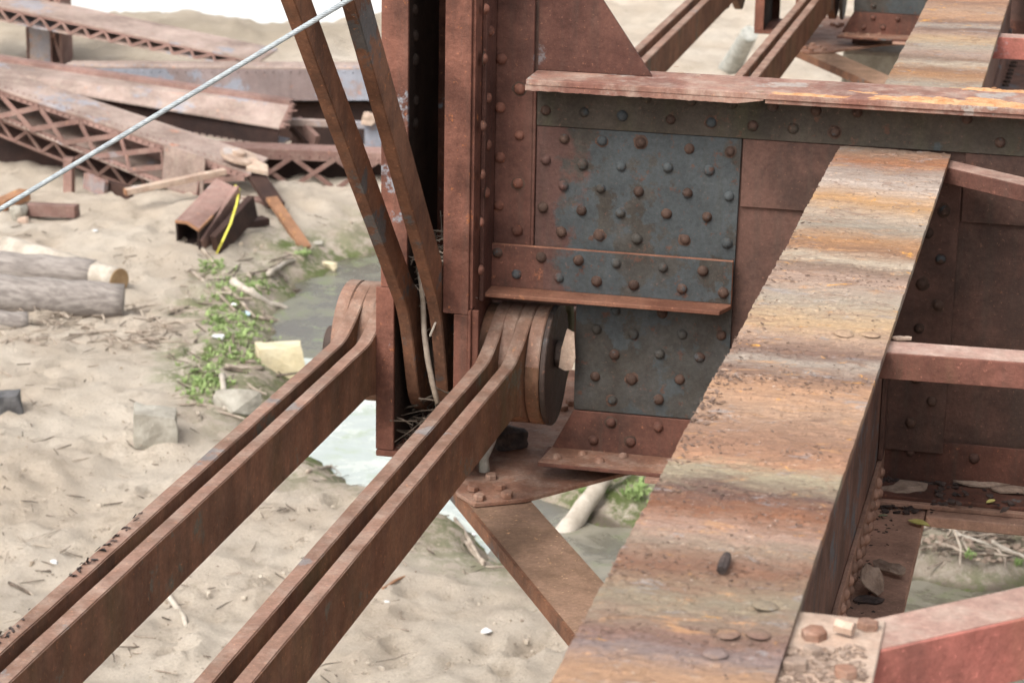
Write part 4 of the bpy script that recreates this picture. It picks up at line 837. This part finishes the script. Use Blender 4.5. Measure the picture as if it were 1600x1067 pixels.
face_member('laced_beam', 'red lattice beam with crossed lacing standing upright behind the diagonal bars', (400, 236), (660, 246), (400, 298), (660, 308), 12.7, 12.9, .25, 5, ('debris_red', 'debris_red', 'debris_dark'), rv=22, strip=.2, barw=.04, ext=.3)
face_member('laced_chord', 'low dark laced chord half buried under the pile at the left edge', (0, 186), (262, 290), (0, 214), (268, 322), 12.7, 12.2, .5, 18, ('debris_red', 'debris_red', 'debris_dark'), ext=.5, barw=.03)
big = face_member('laced_chord', 'wide laced chord with crossed bars and a pin plate at its right tip', (0, 142), (392, 274), (0, 186), (300, 312), 12.4, 11.9, .46, 9, ('debris', 'debris_red', 'debris_red'), ext=.5, rv=60, strip=.16, barw=.045, lean=.03)
bt = face_member('buried_girder', 'girder coloured black as shade lying under the laced chords at the left edge', (0, 214), (250, 292), (0, 262), (240, 322), 13.0, 12.6, .4, 0, ('debris_dark', 'debris_dark', 'debris_dark'), solid=True, ext=.6)  # black colour stands in for the shade inside the pile
# pin plate, washer and tongue on the tip of the big chord
p0, p1 = at(262, 226, 1, 12.02), at(322, 252, 1, 11.9)
MB().prism([at(258, 224, 1, 11.98), at(322, 246, 1, 11.93), at(318, 306, 1, 11.93), at(254, 292, 1, 11.98)], (0, -.02, 0)).build('pin_plate', 'debris', big, bevel=.003)
ctr = at(374, 251, 1, 12.06); nz_ = Vector((.12, -.05, 1)).normalized()
def tilted_disc(name, c, rx, ry, th, m, par, n=24, rz=0, tz=.30):
    vs = [];
    for zz in (0, th):
        vs += [c + Vector((rx * math.cos(a) * math.cos(rz) - ry * math.sin(a) * math.sin(rz), rx * math.cos(a) * math.sin(rz) + ry * math.sin(a) * math.cos(rz), zz - tz * rx * math.cos(a))) for a in [i * 2 * math.pi / n for i in range(n)]]
    return MB().add(vs, [tuple(range(n))[::-1], tuple(range(n, 2 * n))] + [(j, (j + 1) % n, n + (j + 1) % n, n + j) for j in range(n)]).build(name, m, par, bevel=.004)
tilted_disc('eye_plate', ctr + Vector((.0, 0, .02)), .155, .19, .03, 'palesteel', big); tilted_disc('pin_end', ctr + Vector((.0, 0, .051)), .055, .07, .035, 'palesteel', big)
tg1 = MB().prism([at(386, 243, 1, 12.1), at(418, 257, 1, 12.0), at(419, 269, 1, 11.95), at(385, 262, 1, 11.9)], (0, 0, -.035)); tg1.build('tongue', 'palesteel', big, bevel=.003)
# column
co_ = thing('steel_column', 'short upright reddish column behind the wreck near the top left corner', 'column', gp := G(70, 106))
cy_ = gp.y; a_, b_ = at(46, 100, 1, cy_), at(80, 100, 1, cy_); c2 = at(92, 100, 1, cy_)
MB().box((a_.x, cy_, gp.z - .3), (b_.x, cy_ + .25, 2.6)).build('web_plate', 'debris', co_, bevel=.004)
MB().box((b_.x + .002, cy_ - .02, gp.z - .3), (b_.x + .02, cy_ + .28, 2.6)).box((a_.x - .02, cy_ - .02, gp.z - .3), (a_.x - .002, cy_ + .28, 2.6)).build('flange', 'debris_red', co_)
for i in range(10): MB().bar((b_.x + .03, cy_, gp.z + .1 + i * .25), (c2.x + .03, cy_ + .02, gp.z + .1 + (i + 1) * .25 if i % 2 else gp.z + .1 + (i - .0) * .25 + .25), .012, .04).build('lacing_bar', 'debris_red', co_) if i % 2 else MB().bar((c2.x + .03, cy_, gp.z + .1 + i * .25), (b_.x + .03, cy_ + .02, gp.z + .35 + i * .25), .012, .04).build('lacing_bar', 'debris_red', co_)
MB().box((c2.x + .02, cy_ - .02, gp.z - .3), (c2.x + .05, cy_ + .28, 2.6)).build('flange', 'debris_red', co_)
# broken box section with bolted-hole top
yb0 = G(300, 392).y + .02
bx = thing('broken_box_section', 'snapped box section with rows of rivet holes and an open dark end', 'box section', at(300, 360, 1, yb0))
t0, t1, t2, t3 = at(274, 347, 1, yb0 + .08), at(311, 361, 1, yb0), at(373, 298, 1, yb0 + .8), at(338, 281, 1, yb0 + .9)
nt_ = at(293, 349, 1, yb0 + .06); dn = Vector((0, .02, -.19))
MB().prism([t0, nt_, t1, t2, t3], (0, 0, .014)).build('top_plate', 'debris_red', bx, bevel=.002)
MB().prism([t0, t3, t3 + dn, t0 + dn], (.014, 0, 0)).build('side_plate', 'debris_dark', bx)
MB().prism([t1, t2, t2 + dn, t1 + dn], (-.014, 0, 0)).build('side_plate', 'debris_dark', bx)
MB().prism([t0 + dn, t1 + dn, t2 + dn, t3 + dn], (0, 0, -.012)).build('bottom_plate', 'debris_dark', bx)
eg = MB(); [eg.bar(a + Vector((0, -.006, .006)), b + Vector((0, -.006, .006)), .012, .022) for a, b in ((t0, nt_), (nt_, t1), (t1, t1 + (t2 - t1) * .35))]; eg.build('bright_edge', 'orange', bx)
hb = MB()
for i in range(8):
    for v in (.22, .42, .62, .82):
        if (i + int(v * 10)) % 3 == 0 and v > .5: continue
        u = .1 + i * .11; p = (t0 + (t3 - t0) * u) * (1 - v) + (t1 + (t2 - t1) * u) * v + Vector((0, 0, .0145)); hb.prism([p + Vector((.011 * math.cos(a), .015 * math.sin(a), 0)) for a in [k * math.pi / 3 for k in range(6)]], (0, 0, .001))
o = hb.build('rivet_holes', 'debris_dark', bx); o['kind'] = 'stuff'
def bar_thing(name, label, p, q, wdt, hgt, m, cat='steel bar', grp='loose bars in the wreck pile', up=(0, 0, 1), end=None):
    o = thing(name, label, cat, p, grp) if end else None
    b = MB().bar(p, q, wdt, hgt, up)
    if not end: return tag(b.build(name, m, None, bevel=.003, loc=p), label, cat, grp)
    b.build('bar', m, o, bevel=.003); t_ = (Vector(p) - Vector(q)).normalized() * .012
    MB().bar(Vector(p) + t_, Vector(p) + t_ * .05, wdt * .98, hgt * .95, up).build('rusty_end', end, o); return o
bar_thing('steel_bar', 'pale flat bar jutting left from the broken box section', at(197, 300, 1, 11.25), at(352, 268, 1, 11.8), .075, .05, 'palesteel', end='orange')
bar_thing('steel_bar', 'bright orange rusted bar leaning down to the sand at the right of the pile', at(424, 310, 1, 11.6), G(478, 388), .10, .035, 'orange')
bar_thing('steel_bar', 'dark wide bar above the bright orange bar', at(398, 272, 1, 12.0), at(432, 322, 1, 11.65), .15, .05, 'debris_dark')
bar_thing('steel_bar', 'brown bar standing on edge beside the yellow strap', at(372, 300, 1, yb0 + .75), G(314, 390) + Vector((0, 0, .03)), .04, .12, 'debris_red')
bar_thing('steel_bar', 'dark bar crossing low behind the broken box section', at(395, 322, 1, yb0 + .7), at(336, 386, 1, yb0 + .1), .06, .2, 'debris_dark')
bar_thing('steel_bar', 'short dark bar lying on the sand right of the broken box section', G(372, 352), G(416, 350) + Vector((0, 0, .03)), .12, .06, 'debris_dark')
bar_thing('steel_bar', 'brown angle piece poking out above the dark bar at the pile end', at(372, 305, 1, 12.1), at(407, 318, 1, 11.7), .16, .05, 'debris_red', end='orange')
bar_thing('steel_bar', 'thin crossing bar above the upright lattice beam', at(440, 190, 1, 13.6), at(600, 197, 1, 13.6), .06, .06, 'debris')
bar_thing('steel_bar', 'brown plate leaning behind the torn end of the box girder', at(462, 205, 1, 13.7), at(492, 235, 1, 13.5), .05, .3, 'debris_red')
bar_thing('steel_bar', 'dark diagonal bar behind the torn girder end', at(455, 200, 1, 13.55), at(485, 232, 1, 13.5), .03, .05, 'debris_dark')
bar_thing('steel_bar', 'teal grey drum shaped piece seen between the diagonal bars', at(586, 180, 1, 13.5), at(586, 228, 1, 13.5), .16, .13, 'debris_blue', up=(0, 1, 0))
rockm('rock', 'round white stone resting on the wreck between the diagonal bars', at(579, 186, 1, 13.4), .09, .08, .07, 'palesteel', sd_=44, sink=.7)
tag(MB().prism([at(436, 160, 1, 14.75), at(700, 160, 1, 14.75), at(700, 236, 1, 14.75), at(436, 236, 1, 14.75)], (0, .04, 0)).build('dark_shadow_panel', 'debris_dark'), 'dark panel coloured as shadow below the slate girder behind the diagonals', 'steel panel')  # dark sheet whose colour stands for the shadowed band under the girder
bar_thing('steel_post_stub', 'short rusty stub standing in the sand under the laced chord', at(108, 247, 1, 12.1), G(108, 302), .08, .08, 'debris_red', 'stub', up=(0, 1, 0))
bar_thing('steel_plate', 'crumpled dark plate half buried below the laced chord', at(133, 282, 1, 12.0), at(166, 296, 1, 11.9), .05, .14, 'debris_red')
bar_thing('steel_plate', 'second crumpled dark plate right of the first below the chord', at(168, 294, 1, 12.0), at(205, 304, 1, 11.8), .05, .13, 'debris_dark')
ch = G(82, 342)
bar_thing('steel_channel', 'short red channel lying on the sand at the left edge', G(44, 338) + Vector((0, 0, .06)), G(121, 341) + Vector((0, 0, .06)), .10, .10, 'debris_red', 'channel')
bar_thing('steel_channel', 'orange edged channel scrap at the left edge beside the grey block', G(0, 330) + Vector((0, 0, .05)), G(40, 318) + Vector((0, 0, .08)), .12, .09, 'orange', 'channel')
rockm('concrete_block', 'speckled grey concrete lump in front of the red channel', G(30, 343), .09, .09, .10, 'stone', .3, 'concrete', sd_=21)
rockm('concrete_block', 'pale concrete lump touching the speckled grey one', G(36, 350), .06, .05, .05, 'palesteel', .3, 'concrete', sd_=22)
# yellow strap
sp_ = [at(367, 290, 1, yb0 + .85), at(374, 296, 1, yb0 + .8), at(370, 318, 1, yb0 + .55), at(360, 350, 1, yb0 + .25), at(347, 378, 1, yb0), G(338, 397)]
mb = MB()
for a, b in zip(sp_[:-1], sp_[1:]): mb.bar(a, b, .017, .006, up=(.2, -1, .3))
tag(mb.build('yellow_strap', 'strap', None, loc=sp_[0]), 'yellow lifting strap hanging down from the broken box section', 'strap')
# ---- logs
def log(label, p, q, r0, r1, m, grp='weathered logs on the sand', end=None, cat='log', knots=0, name='log'):
    p, q = Vector(p), Vector(q); n_ = 18; pts = []; rad = []
    for i in range(n_):
        u = i / (n_ - 1); jit = Vector((0, 0, .005 * math.sin(i * 1.7 + r0 * 50))) + Vector((0, .004 * math.sin(i * 1.1), 0)); pts.append(p.lerp(q, u) + jit); rad.append((r0 + (r1 - r0) * u) * (1 + .018 * math.sin(i * 2.1 + r1 * 70)))
    o = thing(name, label, cat, p, grp) if end else None
    b = MB().tube(pts, rad, 18); ob = b.build('bark' if end else name, m, o, smooth=False, loc=None if o else p)
    for pl in ob.data.polygons: pl.use_smooth = len(pl.vertices) == 4
    if end:
        t_ = (pts[-1] - pts[-2]).normalized(); MB().tube([pts[-1] + t_ * .001, pts[-1] + t_ * .008], r1 * .97, 18).build('cut_end', end, o); return o
    return tag(ob, label, cat, grp)
def lz(px, py, rad): p = G(px, py); return p + Vector((0, 0, rad * .85))
log('thick grey log with a blunt right end, lowest of the log pile', lz(-160, 478, .15), lz(194, 494, .125), .16, .135, 'log')
log('pale split log lying behind the thick grey log', lz(-120, 430, .12), lz(148, 446, .10), .13, .115, 'log')
log('pale log with a fresh orange cut end behind the other logs', lz(10, 405, .1), lz(186, 457, .10), .10, .10, 'log_pale', end='cut_wood')
log('dark log tucked under the thick grey log at the left edge', lz(-150, 512, .07), lz(44, 512, .05), .1, .07, 'log')
log('big pale driftwood branch lying in the algae under the gusset plate', lz(868, 862, .04), G(985, 742) + Vector((0, 0, .22)), .066, .040, 'log_pale', grp='driftwood pieces')
log('pale leaning timber below the distant post', G(1138, 112), at(1172, 52, 1, G(1138, 112).y - .6), .12, .09, 'bark', grp='driftwood pieces')
def stick(label, pts, rad, m='twig', lift=.6, grp='driftwood sticks on the ground'):
    rad = max(.007, rad * (.55 if pts[0][0] > 1400 else .75))
    P_ = [G(*p) + Vector((0, 0, rad * lift)) for p in pts]; k = len(P_); Q = []
    for i in range(k - 1):
        for j in range(4): Q.append(P_[i].lerp(P_[i + 1], j / 4) + Vector((0, 0, rr.uniform(0, rad * .5))))
    Q.append(P_[-1]); o = MB().tube(Q, [rad * (1 - .35 * i / len(Q)) * rr.uniform(.85, 1.12) for i in range(len(Q))], 7).build('stick', m, None, smooth=True, loc=Q[0]); tag(o, label, 'stick', grp)
stick('forked pale root on bare sand below the left eyebars', [(256, 924), (272, 948), (287, 966), (291, 984)], .026, 'log_pale')
stick('grey driftwood stick at the left side of the green patch', [(297, 425), (330, 452), (368, 488)], .022)
stick('thick pale driftwood piece with bark in the green patch', [(364, 446), (392, 462), (420, 480), (453, 489)], .045, 'log_pale')
stick('long grey stick running below the thick pale driftwood', [(352, 453), (375, 474), (398, 499)], .028)
stick('dark brown stick at the edge of the algae water', [(400, 452), (438, 463), (472, 458)], .03)
stick('flat grey stick between grass and sky-pale water', [(405, 500), (430, 505), (458, 507)], .025)
stick('thin bent stick pointing left from the green patch', [(230, 500), (280, 492), (350, 470)], .012)
stick('upright looking pale stick beside the grey rock', [(347, 592), (350, 615), (352, 642)], .03, 'log_pale')
stick('pale stick leaving the broken box section', [(316, 391), (326, 402), (338, 420)], .02)
stick('dark stick lying on the sand at the lower left', [(14, 912), (30, 920), (48, 930)], .012, 'twig_dark')
stick('brown stick beside the yellow rock behind', [(352, 575), (380, 578), (412, 577)], .022)
stick('pale branch under the left eyebar stack at the water', [(512, 662), (545, 645), (590, 628)], .03, 'log_pale')
stick('grey branch across the sand right of the sky-pale water', [(480, 740), (520, 732), (590, 730)], .022)
stick('light brown stick behind the algae water', [(420, 432), (445, 415), (480, 405)], .03, 'log_pale')
stick('mossy pale stick in the leaf litter beneath the right flange', [(1455, 806), (1500, 839), (1550, 856)], .027, 'log_pale')
stick('straight brown stick left of the green sprout in the litter', [(1463, 850), (1490, 858), (1514, 868)], .022)
stick('bent dark stick pointing at the red brace', [(1474, 866), (1495, 882), (1503, 905), (1517, 936)], .024)
stick('long brown stick at the right edge above the puddle', [(1522, 884), (1560, 889), (1610, 897)], .025)
stick('second long stick at the right edge, lower of the two', [(1553, 897), (1580, 901), (1610, 907)], .024, 'log_pale')
stick('white branch curving at the right edge of the litter', [(1548, 850), (1575, 864), (1608, 876)], .03, 'log_pale')
stick('short pinkish stick below the beam flange on the right', [(1505, 835), (1520, 824), (1538, 820)], .018)
stick('thin stick reaching into the puddle under the red brace', [(1560, 940), (1585, 932), (1610, 928)], .012, 'twig_dark')
stick('orange brown root on the sand right of the rightmost eyebar', [(598, 921), (620, 908), (650, 895)], .012, 'orange')
stick('curved orange root on the sand at the left edge', [(2, 580), (22, 592), (42, 622), (60, 640)], .010, 'twig')
stick('dark twig lying below the logs', [(222, 508), (250, 498), (282, 486)], .010, 'twig_dark')
for pts in [[(700, 800), (730, 840), (755, 885)], [(690, 780), (720, 800), (748, 812)], [(728, 850), (742, 870), (756, 880)]]: stick({700: 'thin grey stick left of the tan strut', 690: 'short stick just under the gusset plate tip', 728: 'dark stick touching the tan strut outline'}[pts[0][0]], pts, .02, 'twig')
# ---- rocks and litter
rockm('rock', 'squared block of stone with a yellow right side alone on the sand', G(244, 682), .16, .14, .15, 'stone', .3, sd_=3, boxy=1, grp='rocks on the ground')
rockm('rock', 'large pale yellow rock beside the green patch', G(436, 578), .21, .15, .16, 'stone_y', .5, sd_=8, boxy=1, grp='rocks on the ground')
rockm('rock', 'pale grey rock behind the leftmost eyebar', G(375, 640), .16, .12, .11, 'stone', .9, sd_=12, grp='rocks on the ground')
rockm('rock', 'dark angular block at the left edge of the sand', G(10, 640), .13, .09, .09, 'stone_d', .4, sd_=15, boxy=1, grp='rocks on the ground')
rockm('rock', 'small yellow stone in the algae water', G(515, 420), .07, .06, .045, 'stone_y', .4, sd_=17, grp='rocks on the ground')
for i, (px, py, s, m, lab) in enumerate([(341, 530, .055, 'white', 'crumpled white litter in the green patch'), (499, 408, .05, 'white', 'white litter at the head of the algae water'), (84, 880, .03, 'white', 'small white pebble on the lower left sand'),
        (497, 382, .05, 'stone', 'grey lump near the orange bar'), (148, 362, .03, 'white', 'tiny white scrap above the logs'), (366, 478, .04, 'white', 'pink and white wrapper scrap in the grass'), (385, 492, .045, 'cyan', 'pale blue wrapper scrap in the grass'),
        (140, 566, .02, 'grass', 'small green scrap on the sand under the logs'), (855, 806, .07, 'cyan', 'blue white plastic scrap beside the driftwood branch'), (760, 990, .04, 'white', 'flat white shell shaped scrap between the eyebars and strut'), (605, 940, .02, 'white', 'tiny white dot of litter beside the rightmost eyebar'),
        (740, 836, .025, 'white', 'white scrap below the gusset plate'), (1575, 990, .035, 'cyan', 'pale blue scrap in the puddle below the red brace'), (480, 695, .03, 'white', 'white foam fleck at the sky-pale water edge')]):
    rockm('litter', lab, G(px, py), s, s * .8, s * .5, m, i, 'litter', 'scraps of litter on the ground', sd_=50 + i)
# ---- litter and plants nobody could count
tb = MB(); td = MB(); cb = MB()
def scatter(x0, y0, x1, y1):
    return G(rr.uniform(x0, x1), rr.uniform(y0, y1), n=3)
for i in range(220): p = scatter(0, 480, 300, 545); twig(tb, p + Vector((0, 0, .01)), rr.uniform(.06, .3), rr.uniform(.003, .009), .25, 4)
for i in range(150): p = scatter(280, 400, 480, 650); twig(tb if rr.random() < .6 else td, p + Vector((0, 0, .01)), rr.uniform(.05, .28), rr.uniform(.003, .01), .25, 4)
for i in range(330): p = scatter(0, 330, 640, 1067); twig(tb if rr.random() < .5 else td, p + Vector((0, 0, .005)), rr.uniform(.04, .2), rr.uniform(.002, .005), .2, 4)
for i in range(120): p = scatter(470, 650, 900, 900); twig(tb if rr.random() < .6 else td, p + Vector((0, 0, .005)), rr.uniform(.05, .25), rr.uniform(.002, .007), .2, 4)
for i in range(170): p = scatter(1380, 780, 1700, 930); twig(tb if rr.random() < .7 else td, p + Vector((0, 0, .012)), rr.uniform(.05, .3), rr.uniform(.003, .010), .3, 4)
tag(tb.build('twig_litter', 'twig'), kind='stuff'); tag(td.build('dark_twig_litter', 'twig_dark'), kind='stuff')
for i in range(1500): p = scatter(1380, 770, 1720, 960); chip(cb, p + Vector((0, 0, .004)), rr.uniform(.008, .032), .12)
tag(cb.build('leaf_litter', 'litter'), kind='stuff')
cb = MB()
for i in range(2600): p = scatter(-40, 340, 900, 1090); chip(cb, p - Vector((0, 0, .004)), rr.uniform(.003, .013), .5)
tag(cb.build('pebbles', 'twig'), kind='stuff')
cb = MB()
for i in range(2600): p = scatter(-40, 330, 900, 1090); chip(cb, p - Vector((0, 0, .006)), rr.uniform(.004, .013) * rr.choice((.6, .8, 1, 1.5)), .9)
tag(cb.build('sand_crumbs', 'crumb'), kind='stuff')
gb = MB()
def tuft(c, n, h):
    for _ in range(n):
        a = rr.uniform(0, 6.28); q = Vector(c) + Vector((math.cos(a), math.sin(a), 0)) * rr.uniform(0, h * .6); l = Vector((math.cos(a), math.sin(a), 0)) * h * rr.uniform(.15, .7); hh = h * rr.uniform(.5, 1); w_ = Vector((-math.sin(a), math.cos(a), 0)) * h * rr.uniform(.07, .16)
        gb.add([q - w_, q + w_, q + l * .5 + Vector((0, 0, hh * .7)) + w_ * .8, q + l * .5 + Vector((0, 0, hh * .7)) - w_ * .8, q + l + Vector((0, 0, hh * .8))], [(0, 1, 2, 3), (3, 2, 4)])
for gx, gy, sx_, sy_, n in [(a_, b_, c_2, d_2, int(e_2 * 1.5)) for a_, b_, c_2, d_2, e_2 in [(345, 500, 28, 22, 60), (330, 590, 30, 30, 70), (375, 545, 38, 24, 60), (365, 455, 40, 20, 50), (305, 610, 20, 22, 35), (405, 450, 12, 8, 34), (385, 520, 30, 25, 40), (475, 398, 12, 3, 12), (470, 470, 40, 8, 20), (335, 420, 22, 12, 26), (900, 765, 35, 8, 24), (990, 770, 22, 12, 24), (900, 845, 12, 5, 14), (1515, 868, 6, 4, 6), (1590, 880, 6, 5, 6), (585, 735, 10, 6, 8)]]:
    for _ in range(n): tuft(G(rr.gauss(gx, sx_ * .6), rr.gauss(gy, sy_ * .6)), 9, rr.uniform(.02, .05))
tag(gb.build('grass', 'grass'), kind='stuff')
# ---- masonry pier under the far node
PR = thing('masonry_pier', 'pale stone pier under the distant gusset plate', 'pier', (-.4, 9.3, 0))
for k in range(6):
    z0 = -.2 + k * .41; xs_ = [-1.52 + (.04 if k % 2 else 0)] + [(-.95 + .7 * i) + (.3 if k % 2 else 0) for i in range(3)] + [1.4]
    for i in range(len(xs_) - 1):
        if xs_[i + 1] - xs_[i] < .1: continue
        MB().box((xs_[i] + .008, 8.95 + rr.uniform(0, .04), z0), (xs_[i + 1] - .008, 9.8, z0 + .40)).build('stone_block', 'stone', PR, bevel=.02)
FP = thing('lateral_plate', 'brown riveted plate below the bright red brace at the right edge', 'gusset plate', (0, 4.6, 2.4))
MB().prism([at(1562, 97, 2, 2.42), at(1700, 99, 2, 2.42), at(1700, 190, 2, 2.42), at(1552, 190, 2, 2.42)], (0, 0, -.014)).build('plate', 'plate', FP)
for i in range(7): rivet(at(1584 - i * 2.2, 101 + i * 6, 2, 2.421), (0, 0, 1), FP, 'dark', rad=.022, h=.02, name='bolt', hexb=True)
bpy.context.view_layer.update()
